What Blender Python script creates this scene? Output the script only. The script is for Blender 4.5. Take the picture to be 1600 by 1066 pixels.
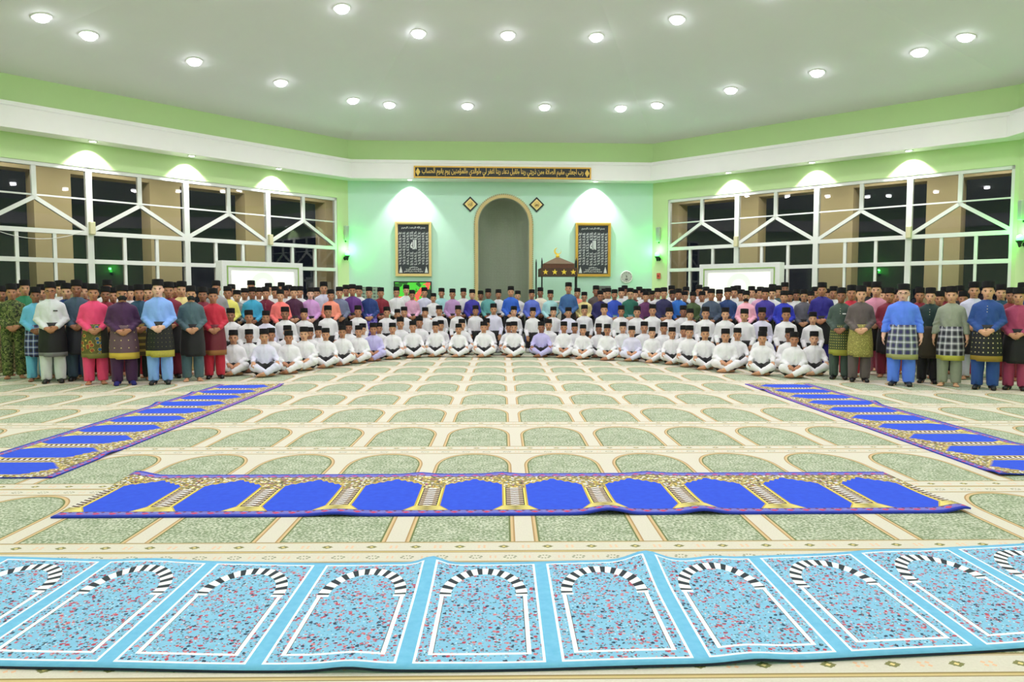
import bpy, bmesh, math, random
import numpy as np
from mathutils import Vector, Matrix

for o in list(bpy.data.objects):
    bpy.data.objects.remove(o, do_unlink=True)
scene = bpy.context.scene
COL = scene.collection
random.seed(7)

# ------------------------------------------------------------------ camera, world, exposure
EYE = 1.45
FPX = 1120.0
cam_data = bpy.data.cameras.new('camera')
cam_data.sensor_width = 36.0
cam_data.lens = FPX / 1600.0 * 36.0
cam_data.clip_end = 200
cam = bpy.data.objects.new('camera', cam_data)
cam.location = (0, 0, EYE)
cam.rotation_euler = (math.pi / 2 - math.atan(69 / FPX), 0, -math.atan(15 / FPX))
COL.objects.link(cam)
scene.camera = cam
world = bpy.data.worlds.new('night')
world.use_nodes = True
world.node_tree.nodes['Background'].inputs[0].default_value = (0.02, 0.025, 0.04, 1)
world.node_tree.nodes['Background'].inputs[1].default_value = 0.25
scene.world = world
scene.view_settings.view_transform = 'Standard'
scene.view_settings.look = 'None'
scene.view_settings.gamma = 1.0
scene.view_settings.use_curve_mapping = False
scene.view_settings.exposure = 0.62
scene.cycles.diffuse_bounces = 8
scene.cycles.max_bounces = 14
DOWNLIGHT_W = 14.0
WASHER_W = 26.0

# ------------------------------------------------------------------ materials
def srgb(r, g, b):
    def c(v):
        v /= 255.0
        return v / 12.92 if v <= 0.04045 else ((v + 0.055) / 1.055) ** 2.4
    return (c(r), c(g), c(b), 1.0)

MATS = {}
def new_mat(name):
    m = bpy.data.materials.new(name)
    m.use_nodes = True
    nt = m.node_tree
    return m, nt, nt.nodes['Principled BSDF']

def mat(name, rgb, rough=0.6, metal=0.0, emit=None, strength=0.0, var=0.06, scale=20.0, bump=0.0, sheen=0.0, coat=0.0):
    if name in MATS:
        return MATS[name]
    m, nt, p = new_mat(name)
    col = srgb(*rgb)
    p.inputs['Roughness'].default_value = rough
    p.inputs['Metallic'].default_value = metal
    p.inputs['Sheen Weight'].default_value = sheen
    p.inputs['Coat Weight'].default_value = coat
    tc = nt.nodes.new('ShaderNodeTexCoord')
    nz = nt.nodes.new('ShaderNodeTexNoise')
    nz.inputs['Scale'].default_value = scale
    nz.inputs['Detail'].default_value = 3
    nt.links.new(tc.outputs['Object'], nz.inputs['Vector'])
    mx = nt.nodes.new('ShaderNodeMix')
    mx.data_type = 'RGBA'
    mx.inputs[6].default_value = [v * (1 - var) for v in col[:3]] + [1]
    mx.inputs[7].default_value = [min(1, v * (1 + var)) for v in col[:3]] + [1]
    nt.links.new(nz.outputs['Fac'], mx.inputs[0])
    nt.links.new(mx.outputs[2], p.inputs['Base Color'])
    if bump:
        b = nt.nodes.new('ShaderNodeBump')
        b.inputs['Strength'].default_value = bump
        b.inputs['Distance'].default_value = 0.01
        nt.links.new(nz.outputs['Fac'], b.inputs['Height'])
        nt.links.new(b.outputs[0], p.inputs['Normal'])
    if emit:
        p.inputs['Emission Color'].default_value = srgb(*emit)
        p.inputs['Emission Strength'].default_value = strength
    MATS[name] = m
    return m

class X:
    """A number in a node tree: arithmetic on it makes Math nodes."""
    def __init__(s, nt, v):
        s.nt, s.v = nt, v
    def op(s, kind, *args, clamp=False):
        n = s.nt.nodes.new('ShaderNodeMath')
        n.operation = kind
        n.use_clamp = clamp
        for i, a in enumerate((s,) + args):
            v = a.v if isinstance(a, X) else a
            if isinstance(v, (int, float)):
                n.inputs[i].default_value = v
            else:
                s.nt.links.new(v, n.inputs[i])
        return X(s.nt, n.outputs[0])
    def __add__(s, o): return s.op('ADD', o)
    __radd__ = __add__
    def __mul__(s, o): return s.op('MULTIPLY', o)
    __rmul__ = __mul__
    def __sub__(s, o): return s.op('SUBTRACT', o)
    def __rsub__(s, o): return X(s.nt, o).op('SUBTRACT', s)
    def __truediv__(s, o): return s.op('DIVIDE', o)
    def __pow__(s, o): return s.op('POWER', o)
    def __lt__(s, o): return s.op('LESS_THAN', o)
    def __gt__(s, o): return s.op('GREATER_THAN', o)
    def abs(s): return s.op('ABSOLUTE')
    def frac(s): return s.op('FRACT')
    def floor(s): return s.op('FLOOR')
    def sin(s): return s.op('SINE')
    def max(s, o): return s.op('MAXIMUM', o)
    def min(s, o): return s.op('MINIMUM', o)
    def atan2(s, o): return s.op('ARCTAN2', o)
    def between(s, a, b): return (s > a) * (s < b)
    def cell(s, period, phase=0.0):
        """Signed distance to the nearest repeat."""
        return ((s - phase) / period + 0.5).frac() * period - period / 2

def mixc(nt, fac, a, b):
    n = nt.nodes.new('ShaderNodeMix')
    n.data_type = 'RGBA'
    nt.links.new(fac.v, n.inputs[0])
    for i, c in ((6, a), (7, b)):
        if isinstance(c, tuple):
            n.inputs[i].default_value = c if len(c) == 4 else srgb(*c)
        else:
            nt.links.new(c, n.inputs[i])
    return n.outputs[2]

def coords(nt, kind='Object'):
    tc = nt.nodes.new('ShaderNodeTexCoord')
    sp = nt.nodes.new('ShaderNodeSeparateXYZ')
    nt.links.new(tc.outputs[kind], sp.inputs[0])
    return X(nt, sp.outputs[0]), X(nt, sp.outputs[1]), X(nt, sp.outputs[2]), tc.outputs[kind]

def noise(nt, vec, scale, detail=2.0, rough=0.5):
    n = nt.nodes.new('ShaderNodeTexNoise')
    n.inputs['Scale'].default_value = scale
    n.inputs['Detail'].default_value = detail
    n.inputs['Roughness'].default_value = rough
    nt.links.new(vec, n.inputs['Vector'])
    return X(nt, n.outputs['Fac'])

def voronoi(nt, vec, scale, rand=1.0):
    n = nt.nodes.new('ShaderNodeTexVoronoi')
    n.inputs['Scale'].default_value = scale
    n.inputs['Randomness'].default_value = rand
    nt.links.new(vec, n.inputs['Vector'])
    sp = nt.nodes.new('ShaderNodeSeparateColor')
    nt.links.new(n.outputs['Color'], sp.inputs[0])
    return X(nt, n.outputs['Distance']), X(nt, sp.outputs[0]), X(nt, sp.outputs[1])

# ------------------------------------------------------------------ object helpers
def link(o, parent=None):
    COL.objects.link(o)
    if parent is not None:
        o.parent = parent
    return o

def obj(name, me, parent=None, m=None, loc=None, rotz=None):
    if isinstance(me, bmesh.types.BMesh):
        bm = me
        me = bpy.data.meshes.new(name)
        bm.normal_update()
        bm.to_mesh(me)
        bm.free()
    if m is not None and not me.materials:
        me.materials.append(m)
    o = bpy.data.objects.new(name, me)
    link(o, parent)
    if loc is not None:
        o.location = loc
    if rotz is not None:
        o.rotation_euler = (0, 0, rotz)
    return o

def empty(name, loc=(0, 0, 0), rotz=0.0):
    o = bpy.data.objects.new(name, None)
    o.location = loc
    o.rotation_euler = (0, 0, rotz)
    return link(o)

def tag(o, label=None, cat=None, group=None, kind=None):
    for k, v in (('label', label), ('category', cat), ('group', group), ('kind', kind)):
        if v:
            o[k] = v
    return o

def struct(o, label=None, cat=None):
    return tag(o, label, cat, kind='structure')

def box(bm, x0, x1, y0, y1, z0, z1, bevel=0.0):
    r = bmesh.ops.create_cube(bm, size=1.0)
    for v in r['verts']:
        v.co = Vector(((x0 + x1) / 2 + v.co.x * (x1 - x0), (y0 + y1) / 2 + v.co.y * (y1 - y0), (z0 + z1) / 2 + v.co.z * (z1 - z0)))
    if bevel:
        es = list({e for v in r['verts'] for e in v.link_edges})
        bmesh.ops.bevel(bm, geom=es, offset=bevel, segments=1, affect='EDGES')
    return bm

def BM():
    return bmesh.new()

def prism(bm, pts, y0, y1):
    """Outline in (x, z) pulled from y0 to y1."""
    a = [bm.verts.new((x, y0, z)) for x, z in pts]
    b = [bm.verts.new((x, y1, z)) for x, z in pts]
    n = len(pts)
    bm.faces.new(a)
    bm.faces.new(b[::-1])
    for i in range(n):
        bm.faces.new((a[i], b[i], b[(i + 1) % n], a[(i + 1) % n]))
    bmesh.ops.recalc_face_normals(bm, faces=bm.faces)
    return bm

def lathe(bm, prof, segs=24, axis='Z', cx=0, cy=0, sx=1.0, sy=1.0, closed=False):
    """prof: (radius, height) pairs, turned about an axis."""
    rings = []
    for r, h in prof:
        ring = []
        for i in range(segs):
            a = 2 * math.pi * i / segs
            x, y = r * sx * math.cos(a), r * sy * math.sin(a)
            ring.append(bm.verts.new((cx + x, cy + y, h) if axis == 'Z' else (cx + x, h, cy + y)))
        rings.append(ring)
    m = len(rings)
    for k in range(m if closed else m - 1):
        a, b = rings[k], rings[(k + 1) % m]
        for i in range(segs):
            j = (i + 1) % segs
            bm.faces.new((a[i], a[j], b[j], b[i]))
    if not closed:
        if prof[0][0] > 1e-6: bm.faces.new(rings[0][::-1])
        if prof[-1][0] > 1e-6: bm.faces.new(rings[-1])
    bmesh.ops.remove_doubles(bm, verts=bm.verts, dist=1e-6)
    bmesh.ops.recalc_face_normals(bm, faces=bm.faces)
    return bm

def tube(bm, pts, r, segs=6):
    pts = [Vector(p) for p in pts]
    rings = []
    for i, p in enumerate(pts):
        d = (pts[min(i + 1, len(pts) - 1)] - pts[max(i - 1, 0)]).normalized()
        a = d.orthogonal().normalized()
        b = d.cross(a)
        rings.append([bm.verts.new(p + r * (math.cos(2 * math.pi * k / segs) * a + math.sin(2 * math.pi * k / segs) * b)) for k in range(segs)])
    for u, v in zip(rings, rings[1:]):
        best = min(range(segs), key=lambda s: (v[s].co - u[0].co).length)
        for k in range(segs):
            bm.faces.new((u[k], u[(k + 1) % segs], v[(k + 1 + best) % segs], v[(k + best) % segs]))
    bm.faces.new(rings[0][::-1])
    bm.faces.new(rings[-1])
    bmesh.ops.recalc_face_normals(bm, faces=bm.faces)
    return bm

def bar(bm, p, q, w, t):
    """Flat bar in the plane of a wall (x along, z up) from p to q, width w, thickness t about y = 0."""
    (x0, z0), (x1, z1) = p, q
    L = math.hypot(x1 - x0, z1 - z0)
    nx, nz = -(z1 - z0) / L * w / 2, (x1 - x0) / L * w / 2
    return prism(bm, [(x0 - nx, z0 - nz), (x1 - nx, z1 - nz), (x1 + nx, z1 + nz), (x0 + nx, z0 + nz)], -t / 2, t / 2)

def smooth(me, on=True):
    me.polygons.foreach_set('use_smooth', [on] * len(me.polygons))
    return me

ORD = ('first second third fourth fifth sixth seventh eighth ninth tenth eleventh twelfth thirteenth fourteenth fifteenth sixteenth seventeenth '
       'eighteenth nineteenth').split()
TENS = {20: ('twentieth', 'twenty'), 30: ('thirtieth', 'thirty'), 40: ('fortieth', 'forty'), 50: ('fiftieth', 'fifty'), 60: ('sixtieth', 'sixty'),
        70: ('seventieth', 'seventy'), 80: ('eightieth', 'eighty'), 90: ('ninetieth', 'ninety')}
def nth(i):
    """1 -> first"""
    if i < 20: return ORD[i - 1]
    t, u = i // 10 * 10, i % 10
    return TENS[t][0] if u == 0 else TENS[t][1] + '-' + ORD[u - 1]

# ------------------------------------------------------------------ the room: a regular octagon turned by 2.5 degrees
PHI = math.radians(2.5)
APO = 11.342
CEN = Vector((0.495, 10.969))
SIDE = 2 * APO * math.tan(math.pi / 8)
FRONT_EXTRA = 1.8
def wall_ang(k): return PHI - k * math.pi / 4
def wall_n(k):
    a = wall_ang(k)
    return Vector((-math.sin(a), math.cos(a)))
def wall_c(k): return wall_n(k).dot(CEN) + APO + (FRONT_EXTRA if k % 8 == 4 else 0)
def on_wall(k, s, d=0.0):
    """Point s metres along wall k from its middle, d metres into the room."""
    n = wall_n(k)
    u = Vector((n.y, -n.x))
    return CEN + u * s + n * (APO - d)
def corner(k, d=0.0):
    """Where walls k and k+1 meet, with the walls moved d inward."""
    a, b = wall_n(k), wall_n(k + 1)
    ca, cb = wall_c(k) - d, wall_c(k + 1) - d
    det = a.x * b.y - a.y * b.x
    return Vector(((ca * b.y - cb * a.y) / det, (a.x * cb - b.x * ca) / det))
def wall_dist(x, y): return min(wall_c(k) - wall_n(k).dot(Vector((x, y))) for k in range(8))
def ceil_z(x, y): return 6.2 + 0.2 * (min(wall_dist(x, y), 9.0) - 0.3)

M_mint = mat('mint wall paint', (192, 232, 212), 0.55, var=0.02, scale=3)
M_green = mat('pale green wall paint', (196, 224, 164), 0.55, var=0.02, scale=3)
M_white = mat('white plaster', (240, 238, 238), 0.6, var=0.02, scale=4)
M_ceiling = mat('ceiling paint', (236, 234, 242), 0.7, var=0.015, scale=2)
M_frame = mat('white aluminium', (222, 224, 222), 0.35, var=0.02)
M_black = mat('black plastic', (18, 18, 20), 0.4, var=0.1)
M_beige = mat('beige render', (206, 190, 150), 0.8, var=0.05, scale=6, bump=0.1)
M_dark = mat('dark paving', (40, 40, 38), 0.85, var=0.2, scale=4)

def floor_material():
    m, nt, p = new_mat('patterned prayer carpet')
    x, y, z, vec = coords(nt)
    PU, PV = 0.767, 1.36
    cu = x.cell(PU, -0.252).abs()
    t = (y.cell(PV, 4.01 + PV / 2) + PV / 2)             # 0 .. PV, zero at a band centre
    yn = t - 0.165                                        # 0 at the flat end of a niche
    def arch(half, ys, yt):
        return (cu / half) ** 2.3 + (((yn - ys).max(0.0)) / (yt - ys)) ** 2.0
    inrow = yn.between(0.0, 1.03)
    cream = mixc(nt, noise(nt, vec, 90, 2), (200, 194, 178), (218, 213, 199))
    n1 = noise(nt, vec, 55, 3, 0.6)
    n2 = noise(nt, vec, 7, 1)
    fleck = ((n1 * 0.85 + n2 * 0.15) - 0.43) * 5.5
    fleck = fleck.op('MINIMUM', 1.0).max(0.0)
    fill = mixc(nt, fleck, (120, 137, 104), (204, 208, 188))
    c = cream
    c = mixc(nt, (arch(0.328, 0.55, 1.03) < 1.0) * inrow, c, (170, 138, 92))
    c = mixc(nt, (arch(0.318, 0.55, 1.02) < 1.0) * inrow, c, (206, 178, 134))
    c = mixc(nt, (arch(0.302, 0.55, 0.995) < 1.0) * inrow, c, (104, 116, 70))
    c = mixc(nt, (arch(0.291, 0.55, 0.98) < 1.0) * inrow, c, fill)
    # the double band between rows: tb runs from the near side to the far side of the band
    tb = y.cell(PV, 4.01)
    for pos, wd, col in ((0.16, 0.006, (150, 132, 84)), (0.147, 0.003, (196, 170, 118)), (-0.16, 0.006, (150, 132, 84)), (-0.147, 0.004, (196, 170, 118)),
                         (0.012, 0.006, (150, 132, 84)), (0.0, 0.007, (204, 182, 128)), (-0.012, 0.004, (150, 132, 84))):
        c = mixc(nt, ((tb - pos).abs() < wd), c, col)
    # eight-pointed stars on the far strip
    sx, sy = x.cell(0.2557, 0.007).abs(), (tb - 0.08).abs()
    star = ((sx * 0.75 + sy) < 0.026) + ((sx.max(sy * 1.3)) < 0.021)
    c = mixc(nt, star.min(1.0), c, (126, 126, 78))
    c = mixc(nt, (sx * 0.9 + sy) < 0.011, c, (226, 206, 140))
    lx = x.cell(0.2557, 0.135).abs()
    leaf = ((lx - 0.016).abs() + (sy - 0.012).abs()) < 0.011
    c = mixc(nt, leaf, c, (226, 184, 148))
    # rosettes on the near strip
    rx, ry = x.cell(0.1917, 0.042), tb + 0.085
    ang = ry.atan2(rx) * (8 / (2 * math.pi))
    rr = (rx * rx * 0.45 + ry * ry).op('SQRT')
    ring = rr.between(0.016, 0.026) * (ang.frac() < 0.55)
    c = mixc(nt, ring, c, (112, 118, 84))
    qx = x.cell(0.1917, 0.138).abs()
    c = mixc(nt, ((qx - 0.014).abs() + (ry.abs() - 0.01).abs()) < 0.008, c, (222, 176, 140))
    nt.links.new(c, p.inputs['Base Color'])
    p.inputs['Roughness'].default_value = 0.95
    b = nt.nodes.new('ShaderNodeBump')
    b.inputs['Strength'].default_value = 0.25
    b.inputs['Distance'].default_value = 0.004
    nt.links.new(noise(nt, vec, 220, 2).v, b.inputs['Height'])
    nt.links.new(b.outputs[0], p.inputs['Normal'])
    return m

def poly_slab(name, pts, z0, z1, m):
    bm = BM()
    a = [bm.verts.new((p.x, p.y, z0)) for p in pts]
    b = [bm.verts.new((p.x, p.y, z1)) for p in pts]
    bm.faces.new(a); bm.faces.new(b)
    n = len(pts)
    for i in range(n):
        bm.faces.new((a[i], a[(i + 1) % n], b[(i + 1) % n], b[i]))
    bmesh.ops.recalc_face_normals(bm, faces=bm.faces)
    return obj(name, bm, None, m)

OCT = [corner(k) for k in range(8)]
struct(poly_slab('floor', OCT, -0.12, 0.0, floor_material()), 'cream and sage green prayer carpet with rows of arched niches', 'carpet')

# ceiling: a shallow eight-sided hip with a flat top
bm = BM()
loops = []
for d, z in ((-0.15, 6.11), (9.0, 7.94)):
    loops.append([bm.verts.new((*corner(k, d), z)) for k in range(8)])
for i in range(8):
    j = (i + 1) % 8
    bm.faces.new((loops[0][i], loops[0][j], loops[1][j], loops[1][i]))
bm.faces.new(loops[1])
top = bmesh.ops.extrude_face_region(bm, geom=list(bm.faces))
for v in [e for e in top['geom'] if isinstance(e, bmesh.types.BMVert)]:
    v.co.z += 0.15
bmesh.ops.recalc_face_normals(bm, faces=bm.faces)
struct(obj('ceiling', bm, None, M_ceiling), 'grey white sloped ceiling with rings of downlights', 'ceiling')

# the bulkhead ring under the ceiling: white box with a small step, one length per wall
def ring_piece(name, k, prof, m):
    """prof: (distance from the wall, height) outline swept along wall k, mitred at both corners."""
    bm = BM()
    A = [bm.verts.new((*corner(k - 1, d), z)) for d, z in prof]
    B = [bm.verts.new((*corner(k, d), z)) for d, z in prof]
    n = len(prof)
    for i in range(n):
        bm.faces.new((A[i], A[(i + 1) % n], B[(i + 1) % n], B[i]))
    bm.faces.new(A); bm.faces.new(B)
    bmesh.ops.recalc_face_normals(bm, faces=bm.faces)
    return obj(name, bm, None, m)
SIDES = ['back', 'back_right', 'right', 'front_right', 'front', 'front_left', 'left', 'back_left']
WHERE = ['above the mint wall', 'above the tall glazing by the round clock', 'above the side wall beyond the glazing', 'out of view', 'out of view', 'out of view', 'out of view', 'above the tall glazing by the television']
for k in range(8):
    struct(ring_piece('trim_%d' % (k + 1), k, [(0, 4.97), (0.5, 4.97), (0.5, 5.42), (0.42, 5.46), (0.42, 5.54), (0, 5.54)], M_white), 'white boxed bulkhead ' + WHERE[k], 'bulkhead')
    struct(ring_piece('trim_%d' % (k + 11), k, [(0, 5.54), (0.12, 5.54), (0.12, 6.3), (0, 6.3)], M_green), 'pale green band under the ceiling ' + WHERE[k], 'wall band')

def wall_obj(name, k, outline_list, m, thick=0.2):
    """Outlines in (s, z) on wall k; the wall stands outside the room face."""
    bm = BM()
    for pts in outline_list:
        prism(bm, pts, 0, thick)
    o = obj(name, bm, None, m)
    p = CEN + wall_n(k) * (wall_c(k) - wall_n(k).dot(CEN))
    o.location = (p.x, p.y, 0)
    o.rotation_euler = (0, 0, wall_ang(k))
    return o

HS = SIDE / 2
def rect(a, b, z0, z1): return [(a, z0), (b, z0), (b, z1), (a, z1)]
MI_C, MI_HW, MI_TOP = 0.04, 0.80, 4.50
MI_SPR = MI_TOP - MI_HW
arch_pts = [(MI_C - MI_HW * math.cos(a), MI_SPR + MI_HW * math.sin(a)) for a in [math.pi * i / 28 for i in range(29)]]
struct(wall_obj('wall_back', 0, [[(-HS, 0), (MI_C - MI_HW, 0)] + arch_pts + [(MI_C + MI_HW, 0), (HS, 0), (HS, 6.3), (-HS, 6.3)]], M_mint), 'mint green end wall with an arched niche', 'wall')
WIN = {1: [-4.17, -1.96, 0.26, 2.49, 4.62], -1: [-4.62, -2.44, -0.2, 2.06, 4.30]}
WTOP = 4.42
for k, nm in ((1, 'wall_back_right'), (-1, 'wall_back_left')):
    a, b = WIN[k][0], WIN[k][-1]
    struct(wall_obj(nm, k, [rect(-HS, a, 0, 6.3), rect(b, HS, 0, 6.3), rect(a, b, WTOP, 6.3)], M_green), 'pale green wall framing the tall glazing ' + ('by the round clock' if k == 1 else 'by the television'), 'wall')
for k, nm in ((2, 'wall_right'), (3, 'wall_front_right'), (4, 'wall_front'), (5, 'wall_front_left'), (6, 'wall_left')):
    L = (corner(k) - corner(k - 1)).length / 2
    o = struct(wall_obj(nm, k, [rect(-L, L, 0, 6.3)], M_green))
    mid = (corner(k) + corner(k - 1)) / 2
    o.location = (mid.x, mid.y, 0)
    o['label'] = 'pale green side wall ' + ('beside the glazing with sconce' if k == 2 else 'out of view, ' + SIDES[k].replace('_', ' '))

# ------------------------------------------------------------------ glazing
def glass_material():
    m, nt, p = new_mat('window glass')
    out = nt.nodes['Material Output']
    tr = nt.nodes.new('ShaderNodeBsdfTransparent')
    tr.inputs[0].default_value = (0.9, 0.9, 0.9, 1)
    gl = nt.nodes.new('ShaderNodeBsdfGlossy')
    gl.inputs['Roughness'].default_value = 0.0
    fr = nt.nodes.new('ShaderNodeFresnel')
    fr.inputs[0].default_value = 1.42
    mx = nt.nodes.new('ShaderNodeMixShader')
    nt.links.new(fr.outputs[0], mx.inputs[0])
    nt.links.new(tr.outputs[0], mx.inputs[1])
    nt.links.new(gl.outputs[0], mx.inputs[2])
    nt.links.new(mx.outputs[0], out.inputs[0])
    nt.nodes.remove(p)
    return m
M_glass = glass_material()

def place(o, k, s, d=0.0, z=0.0):
    p = on_wall(k, s, d)
    o.location = (p.x, p.y, z)
    o.rotation_euler = (0, 0, wall_ang(k))
    return o

T_TR, T_LOW, T_PEAK = 2.92, 2.27, 3.65
def build_window(k, n, label):
    w = place(empty('window_%d' % n), k, 0, -0.08)
    struct(w, label, 'window')
    xs = WIN[k]
    def B(name, p, q, wd, t): return obj(name, bar(BM(), p, q, wd, t), w, M_frame)
    for x in xs:
        B('mullion', (x, 0), (x, WTOP), 0.13, 0.12)
    B('head', (xs[0], WTOP - 0.04), (xs[-1], WTOP - 0.04), 0.09, 0.12)
    B('transom', (xs[0], T_TR), (xs[-1], T_TR), 0.10, 0.11)
    B('transom', (xs[0], T_LOW), (xs[-1], T_LOW), 0.10, 0.11)
    B('rail', (xs[0], T_PEAK + 0.05), (xs[-1], T_PEAK + 0.05), 0.035, 0.05)
    panes = []
    for a, b in zip(xs, xs[1:]):
        mid = (a + b) / 2
        B('mullion', (mid, T_PEAK), (mid, WTOP), 0.09, 0.10)
        B('brace', (a, T_TR + 0.03), (mid, T_PEAK), 0.085, 0.10)
        B('brace', (mid, T_PEAK), (b, T_TR + 0.03), 0.085, 0.10)
        panes += [[(a, T_TR), (mid, T_PEAK), (mid, WTOP), (a, WTOP)], [(mid, T_PEAK), (b, T_TR), (b, WTOP), (mid, WTOP)], [(a, T_TR), (b, T_TR), (mid, T_PEAK)]]
        th = [a + (b - a) * i / 3 for i in range(4)]
        for x in th[1:3]:
            B('mullion', (x, T_LOW), (x, T_TR), 0.07, 0.09)
            B('mullion', (x, 0), (x, T_LOW), 0.06, 0.09)
        for u, v in zip(th, th[1:]):
            panes += [rect(u, v, T_LOW, T_TR), rect(u, v, 0.0, T_LOW)]
    for pts in panes:
        obj('pane', prism(BM(), pts, -0.004, 0.004), w, M_glass)
    return w
build_window(-1, 1, 'tall white framed glazing with zigzag braces behind the television end of the crowd')
build_window(1, 2, 'tall white framed glazing with zigzag braces behind the clock end of the crowd')

# ------------------------------------------------------------------ verandah outside
bm = BM()
box(bm, -45, 45, -20, 50, -0.4, -0.14)
struct(obj('floor_verandah', bm, None, M_dark), 'dark paving outside the glazing', 'paving')
for k, cols in ((-1, ((-5.6, -4.9), (-3.0, -2.18), (-0.27, 0.55), (2.48, 3.28), (5.3, 6.0))), (1, ((-5.9, -4.95), (-2.95, -2.2), (-0.33, 0.57), (2.42, 3.23), (5.2, 6.0)))):
    side = 'television' if k == -1 else 'clock'
    for i, (a, b) in enumerate(cols):
        bm = BM()
        h = (b - a) / 2
        box(bm, -h, h, -0.3, 0.3, -0.14, 4.6)
        box(bm, -h - 0.06, h + 0.06, -0.36, 0.36, -0.14, 0.25, 0.02)
        o = place(obj('verandah_column', bm, None, M_beige), k, (a + b) / 2, -2.4)
        tag(o, 'beige square verandah column outside the glazing on the %s side, %s from the mint wall' % (side, nth(i + 1 if k == 1 else 5 - i)), 'column', 'verandah columns')
    bm = BM()
    box(bm, -7, 7, -0.28, 0.28, 4.55, 5.6)
    struct(place(obj('trim_%d' % (21 + k), bm, None, M_beige), k, 0, -2.4), 'beige verandah beam outside the glazing on the %s side' % side, 'beam')
    bm = BM()
    box(bm, -7, 7, 0.0, 2.4, 5.0, 5.12)
    struct(place(obj('trim_%d' % (24 + k), bm, None, mat('verandah soffit', (150, 142, 122), 0.8)), k, 0, -0.3), 'verandah ceiling outside the glazing on the %s side' % side, "soffit")

added_lamp = bpy.data.lights.new('added_lamp_beam', 'AREA')  # unseen lamps, added to brighten the columns outside the glazing
added_lamp.shape = 'DISK'; added_lamp.size = 0.3; added_lamp.energy = 26; added_lamp.color = (1.0, 0.93, 0.8)
M_addedlens = mat('added lamp lens', (255, 250, 235), 0.5, emit=(255, 244, 220), strength=6.0, var=0.0)
for k, ss in ((-1, (-3.9, -1.3, 1.5, 4.3)), (1, (-3.9, -1.2, 1.5, 4.2))):
    for i, s in enumerate(ss):
        o = place(empty('added_verandah_lamp'), k, s, -1.0, 5.0)
        tag(o, 'unseen round lamp added under the verandah ceiling outside the glazing', 'lamp', 'added verandah lamps')
        obj('trim_ring', lathe(BM(), [(0.13, 0.0), (0.17, 0.0), (0.17, -0.03), (0.13, -0.03)], 18, closed=True), o, M_frame)
        obj('lens', lathe(BM(), [(0.135, -0.01), (0.08, -0.028), (0.0, -0.032)], 18), o, M_addedlens)
        l = bpy.data.objects.new('added_lamp_beam', added_lamp); link(l, o); l.location = (0, 0, -0.06)

# ------------------------------------------------------------------ lamps
M_lens = mat('lit lens', (255, 255, 255), 0.5, emit=(250, 252, 255), strength=12.0, var=0.0)
M_trim = mat('lamp trim', (235, 235, 235), 0.4)
def smooth_by(bm):
    for f in bm.faces: f.smooth = True
    return bm
ring_me = bpy.data.meshes.new('trim_ring')
bm = lathe(BM(), [(0.135, 0.0), (0.175, 0.0), (0.175, -0.018), (0.14, -0.022)], 20, closed=True); bm.to_mesh(ring_me); bm.free(); ring_me.materials.append(M_trim)
lens_me = bpy.data.meshes.new('lens')
bm = lathe(BM(), [(0.138, -0.004), (0.136, -0.03), (0.115, -0.065), (0.07, -0.088), (0.0, -0.096)], 20); smooth_by(bm).to_mesh(lens_me); bm.free(); lens_me.materials.append(M_lens)  # bulging dome shape stands in for the round glow about each lamp
area = bpy.data.lights.new('downlight_beam', 'AREA')
area.shape = 'DISK'; area.size = 0.24; area.energy = DOWNLIGHT_W; area.color = (1.0, 0.915, 1.0); area.spread = math.radians(165)

def slope_rot(x, y):
    """Tilt that lays a fitting flat against the sloped ceiling at x, y."""
    e = 0.05
    gx = (ceil_z(x + e, y) - ceil_z(x - e, y)) / (2 * e)
    gy = (ceil_z(x, y + e) - ceil_z(x, y - e)) / (2 * e)
    return Vector((-gx, -gy, 1)).to_track_quat('Z', 'Y').to_euler()

def downlight(x, y, label, group):
    o = empty('downlight', (x, y, ceil_z(x, y)))
    o.rotation_euler = slope_rot(x, y)
    tag(o, label, 'downlight', group)
    obj('trim_ring', ring_me, o)
    obj('lens', lens_me, o)
    l = bpy.data.objects.new('downlight_beam', area)
    link(l, o)
    l.location = (0, 0, -0.105)

GL = 'recessed ceiling downlights'
WN = {0: 'above the mint wall', 1: 'above the glazing by the clock', 7: 'above the glazing by the television'}
for k in range(8):
    ss = (-3.15, -1.05, 1.05, 3.15) if k != 4 else (-4.6, -3.15, -1.05, 1.05, 3.15, 4.6)
    for i, s in enumerate(ss):
        p = on_wall(k, s, 2.45 - (FRONT_EXTRA if k == 4 else 0))
        if k in WN: lb, g = 'round downlight in outer ceiling ring %s, %s from left' % (WN[k], nth(i + 1)), GL
        elif (k, i) in ((6, 3), (2, 0)): lb, g = 'bright round downlight in the ceiling corner at the %s edge of the photo' % ('left' if k == 6 else 'right'), GL
        else: lb, g = 'round ceiling downlight in the unseen rear of the hall', 'downlights over the rear of the hall'
        downlight(p.x, p.y, lb, g)
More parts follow.
